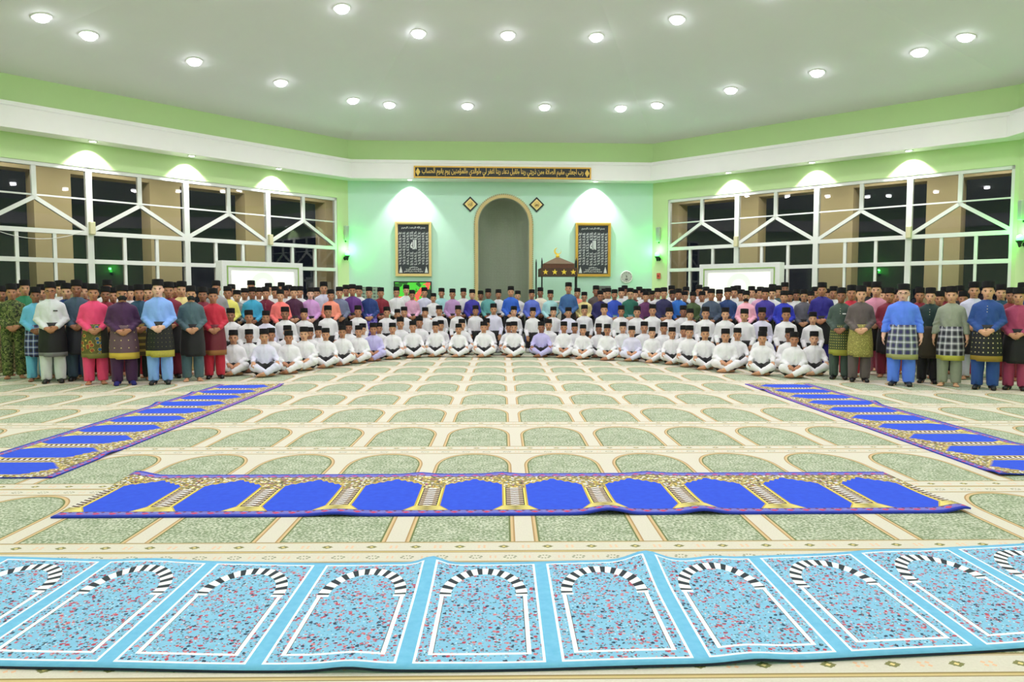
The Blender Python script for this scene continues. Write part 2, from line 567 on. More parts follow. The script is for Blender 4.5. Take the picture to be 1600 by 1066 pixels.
# inner ring, evenly spaced along an eight-sided line
RD = 5.85
rpts = [corner(k, RD) for k in range(8)]
per = []
for i in range(8):
    a, b = rpts[i - 1], rpts[i]
    n = 40
    for j in range(n): per.append(a + (b - a) * j / n)
cum = [0.0]
for a, b in zip(per, per[1:] + per[:1]): cum.append(cum[-1] + (b - a).length)
start = (on_wall(0, -2.12, RD) - rpts[-1]).length
NI = 19
seen = []
for i in range(NI):
    t = (start + i * cum[-1] / NI) % cum[-1]
    j = max(q for q in range(len(per)) if cum[q] <= t)
    a, b = per[j], per[(j + 1) % len(per)]
    seen.append(a + (b - a) * ((t - cum[j]) / (b - a).length))
order = {((i + 2) % NI): i for i in range(NI)}
for i, p in enumerate(seen):
    q = (i + 2) % NI
    lb, g = ('bright round downlight in the inner ceiling ring, %s from the left' % nth(q + 1), GL) if q < 7 else ('round ceiling downlight in the unseen middle of the hall', 'downlights over the middle of the hall')
    downlight(p.x, p.y, lb, g)
for i in range(8):
    a = i * math.pi / 4 + 0.3
    p = CEN + Vector((math.cos(a), math.sin(a))) * 1.7
    downlight(p.x, p.y, 'round ceiling downlight in the unseen centre of the hall', 'downlights over the centre of the hall')

# wall washers recessed in the underside of the bulkhead
spot = bpy.data.lights.new('washer_beam', 'SPOT')
spot.energy = WASHER_W * 6; spot.spot_size = math.radians(94); spot.spot_blend = 0.45; spot.shadow_soft_size = 0.03; spot.color = (1.0, 1.0, 0.97)
wr_me = bpy.data.meshes.new('washer_ring')
bm = lathe(BM(), [(0.07, 0.0), (0.10, 0.0), (0.10, -0.012), (0.07, -0.014)], 18, closed=True); bm.to_mesh(wr_me); bm.free(); wr_me.materials.append(M_trim)
wl_me = bpy.data.meshes.new('washer_lens')
bm = lathe(BM(), [(0.072, -0.003), (0.03, -0.006), (0.0, -0.007)], 18); bm.to_mesh(wl_me); bm.free(); wl_me.materials.append(M_lens)
for k, ss in ((0, (-2.8, 2.83)), (-1, (-2.44, -0.2, 2.2)), (1, (-2.07, 0.24, 2.52))):
    for i, s in enumerate(ss):
        o = place(empty('wall_washer'), k, s, 0.33, 4.97)
        tag(o, 'small wall washer lamp %s, %s from left' % (WN[k % 8], nth(i + 1)), 'spotlight', 'wall washers under the bulkhead')
        obj('trim_ring', wr_me, o); obj('lens', wl_me, o)
        l = bpy.data.objects.new('washer_beam', spot)
        link(l, o); l.location = (0, 0, -0.02); l.rotation_euler = (math.radians(20), 0, 0)

# ------------------------------------------------------------------ lettering
FORMS = {}
def _forms():
    seq = [('\u0621', 1), ('\u0622', 2), ('\u0623', 2), ('\u0624', 2), ('\u0625', 2), ('\u0626', 4), ('\u0627', 2), ('\u0628', 4), ('\u0629', 2), ('\u062a', 4), ('\u062b', 4), ('\u062c', 4),
           ('\u062d', 4), ('\u062e', 4), ('\u062f', 2), ('\u0630', 2), ('\u0631', 2), ('\u0632', 2), ('\u0633', 4), ('\u0634', 4), ('\u0635', 4), ('\u0636', 4), ('\u0637', 4), ('\u0638', 4),
           ('\u0639', 4), ('\u063a', 4), ('\u0641', 4), ('\u0642', 4), ('\u0643', 4), ('\u0644', 4), ('\u0645', 4), ('\u0646', 4), ('\u0647', 4), ('\u0648', 2), ('\u0649', 2), ('\u064a', 4)]
    c = 0xFE80
    for ch, n in seq:
        FORMS[ch] = (c, n); c += n
_forms()
def shape_ar(text):
    text = text.replace('\u0644\u0627', '\ue000')
    FORMS['\ue000'] = (0xFEFB, 2)
    out = []
    for i, ch in enumerate(text):
        if ch not in FORMS:
            out.append(ch); continue
        c, n = FORMS[ch]
        prev = FORMS.get(text[i - 1]) if i else None
        nxt = FORMS.get(text[i + 1]) if i + 1 < len(text) else None
        jp = prev is not None and prev[1] == 4 and n >= 2
        jn = nxt is not None and n == 4 and nxt[1] >= 2
        out.append(chr(c + (3 if jp and jn else 1 if jp else 2 if jn else 0)))
    return ''.join(out[::-1])

def text_mesh(name, body, w, h, bold=0.0, depth=0.004, m=None):
    """Flat lettering fitted into w x h, centred, standing in the x-z plane and facing -y."""
    c = bpy.data.curves.new(name, 'FONT')
    c.body = body; c.align_x = 'CENTER'; c.resolution_u = 1; c.offset = bold; c.extrude = 0.002
    t = bpy.data.objects.new(name, c)
    COL.objects.link(t)
    me = bpy.data.meshes.new_from_object(t.evaluated_get(bpy.context.evaluated_depsgraph_get()))
    bpy.data.objects.remove(t)
    n = len(me.vertices)
    v = np.empty(n * 3); me.vertices.foreach_get('co', v); v = v.reshape(-1, 3)
    lo, hi = v.min(0), v.max(0)
    v = (v - (lo + hi) / 2) / np.maximum(hi - lo, 1e-6)
    out = np.stack([v[:, 0] * w, -v[:, 2] * depth, v[:, 1] * h], 1)
    me.vertices.foreach_set('co', out.ravel()); me.update()
    me.materials.clear()
    if m: me.materials.append(m)
    me.name = name
    return me

M_gold = mat('gold leaf', (212, 170, 78), 0.35, metal=0.6, var=0.1, scale=30)
M_goldpaint = mat('gold paint', (226, 190, 92), 0.5, var=0.08)
M_ink = mat('black lacquer', (20, 24, 26), 0.3, var=0.1)
M_silver = mat('silver lettering', (214, 220, 218), 0.5, var=0.05)
M_slate = mat('dark slate panel', (48, 54, 60), 0.6, var=0.15, scale=40)

M_palegold = mat('pale gold frame', (224, 200, 136), 0.4, metal=0.2, var=0.08)
def frame_ring(bm, w, h, t, y0, y1):
    """Four mitred rails round a w x h opening centred on the origin, t wide."""
    o = [(-w / 2 - t, -h / 2 - t), (w / 2 + t, -h / 2 - t), (w / 2 + t, h / 2 + t), (-w / 2 - t, h / 2 + t)]
    i = [(-w / 2, -h / 2), (w / 2, -h / 2), (w / 2, h / 2), (-w / 2, h / 2)]
    for a in range(4):
        b = (a + 1) % 4
        prism(bm, [o[a], o[b], i[b], i[a]], y0, y1)
    return bm

NAMES = ('الرحمن الرحيم الملك القدوس السلام المؤمن المهيمن العزيز الجبار المتكبر الخالق البارئ المصور الغفار القهار الوهاب الرزاق الفتاح العليم القابض الباسط الخافض الرافع المعز '
         'المذل السميع البصير الحكم العدل اللطيف الخبير الحليم العظيم الغفور الشكور العلي الكبير الحفيظ المقيت الحسيب الجليل الكريم الرقيب المجيب الواسع الحكيم الودود المجيد الباعث '
         'الشهيد الحق الوكيل القوي المتين الولي الحميد المحصي المبدئ المعيد المحيي المميت الحي القيوم الواجد الماجد الواحد الصمد القادر المقتدر المقدم المؤخر الأول الآخر الظاهر الباطن '
         'الوالي المتعالي البر التواب').split()
BISM = shape_ar('بسم الله الرحمن الرحيم')
W0, H0 = 0.94, 1.50
rows_n, cols_n = 12, 8
col_meshes, idx = [], 0
for c in range(cols_n):
    mid = c in (3, 4)
    segs = ((0, 3), (7, 12)) if mid else ((0, 12),)
    for a, b in segs:
        body = '\n'.join(shape_ar(NAMES[(idx + q) % len(NAMES)]) for q in range(b - a)); idx += b - a
        z1, z0 = 0.55 - a * 0.0875, 0.55 - b * 0.0875
        col_meshes.append((text_mesh('name_column', body, 0.098, (z1 - z0) * 0.96, 0.018, 0.004, M_silver), 0.41 - c * 0.117, (z0 + z1) / 2))
head_me = text_mesh('heading', BISM, 0.72, 0.10, 0.03, 0.004, M_silver)
allah_me = text_mesh('medallion', shape_ar('الله'), 0.19, 0.29, 0.05, 0.006, M_silver)
foot_me = text_mesh('closing_lines', '\n'.join(shape_ar(t) for t in ('صدق الله العظيم', 'ولله الأسماء الحسنى فادعوه بها', 'سبحان الله وبحمده سبحان الله العظيم')), 0.58, 0.19, 0.025, 0.004, M_silver)
def picture(s, label, sx):
    o = place(empty('framed_calligraphy'), 0, s, 0.006, 2.91)
    tag(o, label, 'picture', 'large calligraphy panels')
    fr = obj('frame', frame_ring(frame_ring(BM(), W0, H0, 0.03, -0.05, 0.0), W0 + 0.06, H0 + 0.06, 0.05, -0.075, 0.0), o, M_palegold if sx == 0 else M_gold)
    pn = obj('panel', box(BM(), -W0 / 2, W0 / 2, -0.02, 0.0, -H0 / 2, H0 / 2), o, M_slate)
    obj('heading', head_me, pn, loc=(0, -0.023, 0.655))
    for me, x, z in col_meshes:
        obj('name_column', me, pn, loc=(x, -0.023, z))
    obj('medallion', allah_me, pn, loc=(0, -0.024, 0.14))
    obj('closing_lines', foot_me, pn, loc=(0, -0.023, -0.62))
    for sd in (-1, 1):
        obj('corner_ornament', prism(BM(), [(-0.05, -0.1), (0.05, -0.1), (0.03, 0.0), (0.0, 0.1), (-0.03, 0.0)], -0.004, 0), pn, M_silver, loc=(sd * 0.39, -0.021, -0.62))
picture(-2.73, 'dark panel of silver Arabic names in pale gold frame above the television', 0)
picture(2.82, 'dark panel of silver Arabic names in antique gold frame beside the pulpit canopy', 1)

o = place(empty('calligraphy_banner'), 0, 0.0, 0.5, 5.17)
tag(o, 'long black banner with gold Arabic verse over the arched niche', 'sign')
bd = obj('board', box(BM(), -2.64, 2.64, -0.03, 0.0, -0.15, 0.15), o, M_ink)
obj('frame', frame_ring(BM(), 5.24, 0.27, 0.04, -0.05, 0.0), o, M_gold)
VERSE = shape_ar('رب اجعلني مقيم الصلاة ومن ذريتي ربنا وتقبل دعاء ربنا اغفر لي ولوالدي وللمؤمنين يوم يقوم الحساب')
obj('lettering', text_mesh('lettering', VERSE, 4.85, 0.25, 0.02, 0.01, M_goldpaint), bd, loc=(0, -0.036, 0))
for sd in (-1, 1):
    obj('end_ornament', prism(BM(), [(0.0, -0.12), (0.07, 0.0), (0.0, 0.12), (-0.07, 0.0)], -0.01, 0), bd, M_goldpaint, loc=(sd * 2.54, -0.03, 0))

for s, wd, lb in ((-0.985, 'الله', 'black and gold diamond plaque on the television side of the arch'), (1.06, 'محمد', 'black and gold diamond plaque on the pulpit side of the arch')):
    o = place(empty('diamond_plaque'), 0, s, 0.006, 4.29)
    tag(o, lb, 'plaque', 'diamond calligraphy plaques')
    obj('backing', prism(BM(), [(0, -0.235), (0.235, 0), (0, 0.235), (-0.235, 0)], -0.03, 0), o, M_ink)
    obj('gold_field', prism(BM(), [(0, -0.175), (0.175, 0), (0, 0.175), (-0.175, 0)], -0.036, -0.028), o, mat('pale gold', (238, 214, 140), 0.45))
    obj('roundel', lathe(BM(), [(0.075, -0.0365), (0.088, -0.0365), (0.088, -0.042), (0.075, -0.042)], 24, 'Y', closed=True), o, M_gold)
    obj('lettering', text_mesh('lettering', shape_ar(wd), 0.12, 0.10, 0.015, 0.005, mat('brown ink', (120, 84, 36), 0.6)), o, loc=(0, -0.038, 0))

# ------------------------------------------------------------------ arched niche in the end wall
def niche_material():
    m, nt, p = new_mat('grey green mosaic')
    x, y, z, vec = coords(nt)
    c = mixc(nt, noise(nt, vec, 30, 3), (140, 150, 134), (166, 174, 156))
    g = (z.cell(0.09).abs() < 0.004) + (x.cell(0.09).abs() < 0.004)
    c = mixc(nt, g.min(1.0), c, (150, 158, 142))
    nt.links.new(c, p.inputs['Base Color'])
    p.inputs['Roughness'].default_value = 0.45
    return m
o = place(empty('wall_niche'), 0, MI_C)
struct(o, 'tall round arched prayer niche with grey green lining and beaded gold trim', 'niche')
bm = BM()
NSEG, DEP = 20, 1.0
rings = []
levels = [(0.0, 1.0), (MI_SPR * 0.5, 1.0), (MI_SPR, 1.0)] + [(MI_SPR + MI_HW * math.sin(a), math.cos(a)) for a in [math.pi / 2 * i / 8 for i in range(1, 9)]]
for z, sc in levels:
    sc = max(sc, 0.001)
    rings.append([bm.verts.new((-MI_HW * sc * math.cos(math.pi * i / NSEG), DEP * sc * math.sin(math.pi * i / NSEG), z)) for i in range(NSEG + 1)])
for a, b in zip(rings, rings[1:]):
    for i in range(NSEG):
        bm.faces.new((a[i], a[i + 1], b[i + 1], b[i]))
for f in bm.faces: f.smooth = True
rec = obj('recess', bm, o, niche_material())
mod = rec.modifiers.new('thickness', 'SOLIDIFY'); mod.thickness = 0.06; mod.offset = 0.0
def arch_line(hw, spr, n=36): return [(-hw, 0.0)] + [(-hw * math.cos(math.pi * i / n), spr + hw * math.sin(math.pi * i / n)) for i in range(n + 1)] + [(hw, 0.0)]
bm = BM()
A, B = arch_line(MI_HW - 0.01, MI_SPR), arch_line(MI_HW + 0.085, MI_SPR)
for i in range(len(A) - 1):
    prism(bm, [A[i], A[i + 1], B[i + 1], B[i]], -0.04, 0.0)
obj('arch_trim', bm, o, mat('pale gold trim', (206, 184, 128), 0.45))
bm = BM()
C = arch_line(MI_HW + 0.10, MI_SPR, 44)
for i in range(1, len(C) - 1):
    x, z = C[i]
    box(bm, x - 0.018, x + 0.018, -0.05, 0.0, z - 0.018, z + 0.018)
for sd in (-1, 1):
    for q in range(60):
        z = 0.1 + q * (MI_SPR - 0.1) / 60
        box(bm, sd * (MI_HW + 0.10) - 0.018, sd * (MI_HW + 0.10) + 0.018, -0.05, 0.0, z, z + 0.034)
tag(obj('bead_border', bm, o, mat('bead trim', (190, 176, 132), 0.5)), kind='stuff')

# ------------------------------------------------------------------ pulpit with a pyramid canopy
M_wood = mat('dark brown wood', (74, 48, 34), 0.45, var=0.25, scale=12)
M_roof = mat('brown canopy roof', (126, 104, 84), 0.6, var=0.12, scale=10)
o = place(empty('pulpit'), 0, 1.56, 1.3)
tag(o, 'dark wooden pulpit with starred canopy, pyramid roof and gold crescent', 'pulpit')
cb = obj('canopy_box', box(BM(), -0.53, 0.53, -0.45, 0.45, 2.04, 2.28, 0.008), o, M_wood)
obj('canopy_crown', box(BM(), -0.45, 0.45, -0.38, 0.38, 2.28, 2.40, 0.006), o, mat('reddish wood', (98, 58, 38), 0.45, var=0.2))
bm = BM()
vs = [bm.verts.new(c) for c in ((-0.46, -0.39, 2.40), (0.46, -0.39, 2.40), (0.46, 0.39, 2.40), (-0.46, 0.39, 2.40))]
apex = bm.verts.new((0, 0, 2.62))
bm.faces.new(vs)
for i in range(4): bm.faces.new((vs[i], vs[(i + 1) % 4], apex))
bmesh.ops.recalc_face_normals(bm, faces=bm.faces)
rf = obj('roof', bm, o, M_roof)
star = []
for i in range(10):
    r = 0.085 if i % 2 == 0 else 0.036
    star.append((r * math.sin(i * math.pi / 5), r * math.cos(i * math.pi / 5)))
star_me = bpy.data.meshes.new('star'); bm = prism(BM(), star, -0.012, 0); bm.to_mesh(star_me); bm.free(); star_me.materials.append(mat('bright gold', (246, 214, 70), 0.4, metal=0.0))
for i in range(4):
    obj('star', star_me, cb, loc=(-0.40 + i * 0.267, -0.45, 2.16))
fin = BM()
lathe(fin, [(0.05, 2.60), (0.065, 2.64), (0.03, 2.67), (0.018, 2.70)], 14)
out_c = [(0.105 * math.cos(a), 2.78 + 0.105 * math.sin(a)) for a in [math.radians(100 + 290 * i / 24) for i in range(25)]]
in_c = [(0.02 + 0.082 * math.cos(a), 2.795 + 0.082 * math.sin(a)) for a in [math.radians(390 - 275 * i / 24) for i in range(25)]]
prism(fin, out_c + in_c, -0.015, 0.015)
obj('crescent', fin, rf, MATS['bright gold'])
for sx in (-1, 1):
    for dx, yy in ((0.0, -0.42), (0.09, 0.42)):
        obj('post', lathe(BM(), [(0.022, 0), (0.022, 2.46), (0.008, 2.56), (0.0, 2.58)], 10, cx=sx * (0.50 + dx), cy=yy), o, M_ink)
obj('lectern_panel', box(BM(), -0.5, 0.5, -0.42, -0.36, 0, 1.28, 0.01), o, mat('pale panel', (214, 224, 206), 0.5))
obj('shelf', box(BM(), -0.54, 0.54, -0.47, -0.1, 1.28, 1.33, 0.008), o, M_white)
for q in range(4):
    obj('step', box(BM(), -0.46, 0.46, -0.35 + q * 0.2, 0.45, q * 0.17, (q + 1) * 0.17), o, M_wood)

# ------------------------------------------------------------------ clock, television, boards, sconces, speakers
o = place(empty('wall_clock'), 0, 3.88, 0.006, 2.07)
tag(o, 'round white wall clock beside the gold framed panel', 'clock')
obj('case', lathe(BM(), [(0.0, 0.0), (0.19, 0.0), (0.195, -0.03), (0.175, -0.045), (0.17, -0.035), (0.17, -0.03)], 32, 'Y'), o, mat('white clock case', (232, 232, 230), 0.35))
dl = obj('dial', lathe(BM(), [(0.0, -0.032), (0.171, -0.032)], 32, 'Y'), o, mat('clock dial', (240, 240, 236), 0.5))
for ang, L, w in ((math.radians(110), 0.09, 0.014), (math.radians(35), 0.06, 0.010)):
    obj('hand', bar(BM(), (0, 0), (L * math.cos(ang) * 0.6, L * math.sin(ang) * 0.6), w, 0.006), dl, M_black, loc=(0, -0.04, 0))
for q in range(12):
    a = q * math.pi / 6
    obj('hour_mark', box(BM(), -0.004, 0.004, -0.004, 0, -0.012, 0.012), dl, M_black, loc=(0.145 * math.sin(a), -0.034, 0.145 * math.cos(a))).rotation_euler = (0, a, 0)
obj('date_mark', box(BM(), -0.04, 0.04, -0.004, 0, -0.012, 0.012), dl, M_black, loc=(0, -0.034, -0.075))

def tv_material():
    m, nt, p = new_mat('lit television picture')
    x, y, z, vec = coords(nt)
    n = noise(nt, vec, 4.2, 2)
    c = mixc(nt, n > 0.55, (70, 190, 50), (30, 90, 30))
    c = mixc(nt, ((x - z * 0.8) > 0.12) * (noise(nt, vec, 7, 1) > 0.42), c, (240, 90, 70))
    c = mixc(nt, (x.between(-0.45, -0.2)) * (z < -0.12), c, (250, 96, 66))
    c = mixc(nt, (x > 0.36) * (z < 0.1), c, (28, 44, 34))
    nt.links.new(c, p.inputs['Emission Color'])
    p.inputs['Emission Strength'].default_value = 0.9
    p.inputs['Base Color'].default_value = (0.01, 0.01, 0.01, 1)
    p.inputs['Roughness'].default_value = 0.3
    return m
o = place(empty('television'), 0, -2.76, 0.006, 1.58)
tag(o, 'black framed wall television showing green and red picture', 'television')
obj('casing', frame_ring(box(BM(), -0.56, 0.56, -0.04, 0.0, -0.33, 0.33), 1.08, 0.62, 0.035, -0.065, 0.0), o, M_black)
obj('screen', box(BM(), -0.54, 0.54, -0.05, -0.04, -0.31, 0.31), o, tv_material())

def notice_material():
    m, nt, p = new_mat('grey notice sheet')
    x, y, z, vec = coords(nt)
    c = mixc(nt, (x.cell(0.11).abs() < 0.036) * (z.cell(0.1).abs() < 0.03), (150, 168, 152), (96, 108, 102))
    nt.links.new(c, p.inputs['Base Color'])
    return m
o = place(empty('notice_board'), 0, -4.04, 0.006, 1.55)
tag(o, 'small grey notice board with dark squares behind the person in navy', 'notice board')
obj('board', box(BM(), -0.27, 0.27, -0.025, 0, -0.19, 0.19), o, notice_material())
obj('rim', frame_ring(BM(), 0.54, 0.38, 0.015, -0.03, 0), o, mat('grey rim', (140, 152, 142), 0.5))
o = place(empty('control_cabinet'), 0, 3.15, 0.006, 1.6)
tag(o, 'dark grey control cabinet on the mint wall below the clock', 'cabinet')
obj('body', box(BM(), -0.22, 0.22, -0.14, 0, -0.25, 0.19, 0.01), o, mat('grey steel', (86, 92, 88), 0.45))
dr = obj('door', box(BM(), -0.20, 0.20, -0.15, -0.14, -0.23, 0.17, 0.004), o, mat('grey steel door', (96, 104, 98), 0.45))
obj('handle', box(BM(), 0.14, 0.165, -0.17, -0.15, -0.06, 0.04), dr, M_black)

def board_material():
    m, nt, p = new_mat('lit display sheet')
    x, y, z, vec = coords(nt)
    zz = z - 1.75
    r = (x * x + zz * zz).op('SQRT')
    c = mixc(nt, (r < 0.34) * (zz > -0.25), (250, 255, 230), (214, 242, 208))
    c = mixc(nt, ((x * x + (zz + 0.02) * (zz + 0.02)).op('SQRT')) < 0.2, c, (255, 255, 250))
    c = mixc(nt, (x.abs() > 0.84), c, (232, 236, 226))
    nt.links.new(c, p.inputs['Emission Color'])
    p.inputs['Base Color'].default_value = (0.12, 0.12, 0.12, 1)
    p.inputs['Emission Strength'].default_value = 0.8
    return m
M_board = board_material()
M_lime = mat('green edging', (150, 186, 104), 0.5)
for k, s, lb in ((-1, 1.29, 'lit white display board with green edging in front of glazing near the television'), (1, -1.40, 'lit white display board with pale round emblem near the clock')):
    o = place(empty('display_board'), k, s, 0.9)
    tag(o, lb, 'display board', 'lit display boards')
    obj('cabinet', frame_ring(BM(), 1.80, 1.66, 0.24, -0.16, 0.16), o, mat('white laminate', (236, 238, 238), 0.4), loc=(0, 0, 1.29))
    obj('edging', frame_ring(BM(), 1.97, 1.83, 0.03, -0.172, -0.155), o, M_lime, loc=(0, 0, 1.29))
    obj('lit_sheet', box(BM(), -1.03, 1.03, -0.10, -0.05, 0.33, 2.25), o, M_board)
    obj('back_panel', box(BM(), -1.03, 1.03, 0.08, 0.12, 0.33, 2.25), o, M_white)
    for sx in (-1, 1):
        obj('foot', box(BM(), sx * 0.9 - 0.15, sx * 0.9 + 0.15, -0.3, 0.3, 0, 0.2, 0.02), o, MATS['white laminate'])

M_bulb = mat('green lamp globe', (210, 255, 210), 0.3, emit=(60, 255, 90), strength=4.0, var=0.0)
M_iron = mat('dark green iron', (24, 48, 30), 0.4)
sc_light = bpy.data.lights.new('sconce_glow', 'POINT')
sc_light.energy = 16; sc_light.color = (0.07, 1.0, 0.12); sc_light.shadow_soft_size = 0.06
def sconce(k, s, lb):
    o = place(empty('wall_sconce'), k, s, 0.0, 2.70)
    tag(o, lb, 'sconce', 'green wall sconces')
    obj('back_plate', lathe(BM(), [(0.0, 0.0), (0.06, 0.0), (0.05, -0.02), (0.0, -0.025)], 16, 'Y', cy=-0.08), o, M_iron)
    obj('arm', tube(BM(), [(0, -0.01, -0.08), (0, -0.08, -0.12), (0, -0.12, -0.08)], 0.012), o, M_iron)
    obj('cup', lathe(BM(), [(0.0, -0.15), (0.02, -0.14), (0.045, -0.06), (0.09, 0.0), (0.08, 0.0), (0.04, -0.05), (0.0, -0.06)], 16, cy=-0.12), o, M_iron)
    bm = lathe(BM(), [(0.0, -0.03), (0.05, -0.01), (0.075, 0.05), (0.06, 0.11), (0.0, 0.14)], 16, cy=-0.12)
    obj('globe', smooth_by(bm), o, M_bulb)
    l = bpy.data.objects.new('sconce_glow', sc_light); link(l, o); l.location = (0, -0.2, 0.2)
sconce(-1, 4.56, 'green lit wall sconce beside the glazing nearest the television')
sconce(1, -4.45, 'green lit wall sconce above the red alarm box')
sconce(2, -4.45, 'green lit wall sconce at the right edge of the photo')
sconce(2, 3.4, 'green lit wall sconce mirrored in the glazing above the person in plum')
sconce(5, 4.1, 'green lit wall sconce mirrored in the glazing above the person in rose pink')
def speaker(k, s, lb):
    o = place(empty('column_speaker'), k, s, 0.0, 3.38)
    tag(o, lb, 'speaker', 'slim column speakers')
    obj('case', box(BM(), -0.06, 0.06, -0.12, 0, -0.22, 0.22, 0.012), o, mat('light grey plastic', (186, 200, 184), 0.5))
    obj('grille', box(BM(), -0.05, 0.05, -0.126, -0.119, -0.20, 0.20, 0.004), o, mat('grey grille', (164, 178, 164), 0.7))
    obj('bracket', box(BM(), -0.02, 0.02, -0.02, 0.02, -0.27, -0.20), o, M_black)
speaker(-1, 4.58, 'slim grey column speaker above the sconce nearest the television')
speaker(1, -4.46, 'slim grey column speaker above the sconce over the alarm')
speaker(2, -4.5, 'slim grey column speaker at the right edge of the photo')
o = place(empty('fire_alarm'), 1, -4.45, 0.0, 2.10)
tag(o, 'small red fire alarm box below the green sconce', 'alarm')
obj('box', box(BM(), -0.06, 0.06, -0.05, 0, -0.09, 0.09, 0.008), o, mat('alarm red', (196, 92, 70), 0.4))
obj('button', lathe(BM(), [(0.0, -0.06), (0.025, -0.058), (0.028, -0.05)], 14, 'Y'), o, mat('alarm dark', (120, 40, 30), 0.4))
for k, s, lb in ((-1, -2.44, 'beige junction box on a glazing post, farthest from the television'), (-1, 2.06, 'beige junction box on the glazing post above the lit board near the television'),
                 (1, -1.96, 'beige junction box on the glazing post above the lit board near the clock'), (1, 2.49, 'beige junction box on a glazing post, farthest from the clock')):
    o = place(empty('junction_box'), k, s + 0.02, -0.02, 3.02)
    tag(o, lb, 'junction box', 'junction boxes on the glazing')
    obj('box', box(BM(), -0.06, 0.06, -0.1, 0, -0.13, 0.16, 0.01), o, mat('beige plastic', (206, 200, 160), 0.5))
    obj('cover', box(BM(), -0.05, 0.05, -0.108, -0.1, -0.12, 0.15, 0.004), o, mat('beige plastic cover', (216, 210, 172), 0.5))
a, b = on_wall(-1, -4.5, 0.04), on_wall(-1, -2.60, 0.04)
pts = [(a.x + (b.x - a.x) * t, a.y + (b.y - a.y) * t, 2.95 - 0.9 * t * (1 - t)) for t in [i / 14 for i in range(15)]]
tag(obj('loose_cable', tube(BM(), pts, 0.008), None, mat('white cable', (200, 200, 196), 0.5)), 'thin pale cable sagging across the glazing far from the television', 'cable')

# ------------------------------------------------------------------ rugs
def rug_mesh(L, W, nu, nv, zfun, yfun=None, thick=0.012):
    """Grid with u along the length and v across (both in metres as UV), closed below."""
    bm = BM()
    uv = bm.loops.layers.uv.new('UVMap')
    top, bot, data = [], [], {}
    for i in range(nu + 1):
        for j in range(nv + 1):
            u, v = -L / 2 + L * i / nu, W * j / nv
            y = v + (yfun(u) if yfun else 0)
            z = zfun(u, v)
            t = bm.verts.new((u, y, z + thick)); b = bm.verts.new((u, y, z + 0.001))
            data[t] = data[b] = (u, v)
            top.append(t); bot.append(b)
    g = lambda i, j: i * (nv + 1) + j
    for i in range(nu):
        for j in range(nv):
            q = (g(i, j), g(i + 1, j), g(i + 1, j + 1), g(i, j + 1))
            f = bm.faces.new([top[k] for k in q]); f.smooth = True
            f = bm.faces.new([bot[k] for k in q[::-1]]); f.smooth = True
    edge = [g(i, 0) for i in range(nu + 1)] + [g(nu, j) for j in range(1, nv + 1)] + [g(i, nv) for i in range(nu - 1, -1, -1)] + [g(0, j) for j in range(nv - 1, 0, -1)]
    for a, b in zip(edge, edge[1:] + edge[:1]):
        f = bm.faces.new((top[a], bot[a], bot[b], top[b])); f.material_index = 1
    for f in bm.faces:
        for lp in f.loops:
            lp[uv].uv = data[lp.vert]
    return bm

def pile_bump(nt, p, vec, s=160):
    b = nt.nodes.new('ShaderNodeBump')
    b.inputs['Strength'].default_value = 0.2
    b.inputs['Distance'].default_value = 0.003
    nt.links.new(noise(nt, vec, s, 2).v, b.inputs['Height'])
    nt.links.new(b.outputs[0], p.inputs['Normal'])
    p.inputs['Roughness'].default_value = 0.95

def sky_rug_material():
    m, nt, p = new_mat('sky blue floral prayer rug')
    u, v, z, vec = coords(nt, 'UV')
    P = 0.59
    cu = u.cell(P, -0.092)
    au = cu.abs()
    plain = mixc(nt, noise(nt, vec, 26, 3), (92, 170, 212), (126, 196, 230))
    field = mixc(nt, noise(nt, vec, 30, 2), (112, 176, 212), (142, 198, 226))
    # scattered sprigs: three layers of small stretched specks
    for sc, thr, pal in ((36.0, 0.33, ((186, 62, 84), (38, 58, 84), (206, 120, 128), (190, 90, 108))), (52.0, 0.30, ((52, 74, 96), (170, 70, 92), (96, 120, 130), (214, 160, 160))), (64.0, 0.27, ((84, 108, 124), (176, 104, 116), (196, 222, 232), (60, 80, 100)))):
        d, ra, rb = voronoi(nt, vec, sc)
        wob = noise(nt, vec, sc * 2.3, 1)
        msk = ((d + (wob - 0.5) * 0.5) < thr) * (rb > 0.22)
        a = mixc(nt, ra > 0.3, pal[0], pal[1])
        a = mixc(nt, ra > 0.6, a, pal[2])
        a = mixc(nt, ra > 0.85, a, pal[3])
        field = mixc(nt, msk, field, a)
    c = mixc(nt, (au < 0.2635) * v.between(0.045, 1.085), plain, (240, 248, 250))
    c = mixc(nt, (au < 0.252) * v.between(0.058, 1.074), c, field)
    # inner frame lines
    white = (244, 248, 248)
    line = v.between(0.125, 0.71) * au.between(0.190, 0.209) + v.between(0.112, 0.128) * (au < 0.209)
    c = mixc(nt, line.min(1.0), c, white)
    c = mixc(nt, v.between(0.125, 0.70) * au.between(0.187, 0.190), c, (60, 70, 80))
    # banded arch
    vy = v - 0.70
    ro = (cu / 0.213) * (cu / 0.213) + (vy / 0.33) * (vy / 0.33)
    ri = (cu / 0.158) * (cu / 0.158) + (vy / 0.25) * (vy / 0.25)
    ringm = (ro < 1.0) * (ri > 1.0) * (vy > 0.0)
    ang = (vy * 0.66).atan2(cu) * (11.0 / math.pi)
    stripe = (ang + 0.25).frac() < 0.45
    vous = mixc(nt, stripe, (244, 246, 244), (40, 50, 60))
    c = mixc(nt, ringm, c, vous)
    foot = v.between(0.678, 0.70) * au.between(0.155, 0.213)
    c = mixc(nt, foot, c, white)
    nt.links.new(c, p.inputs['Base Color'])
    pile_bump(nt, p, vec)
    return m

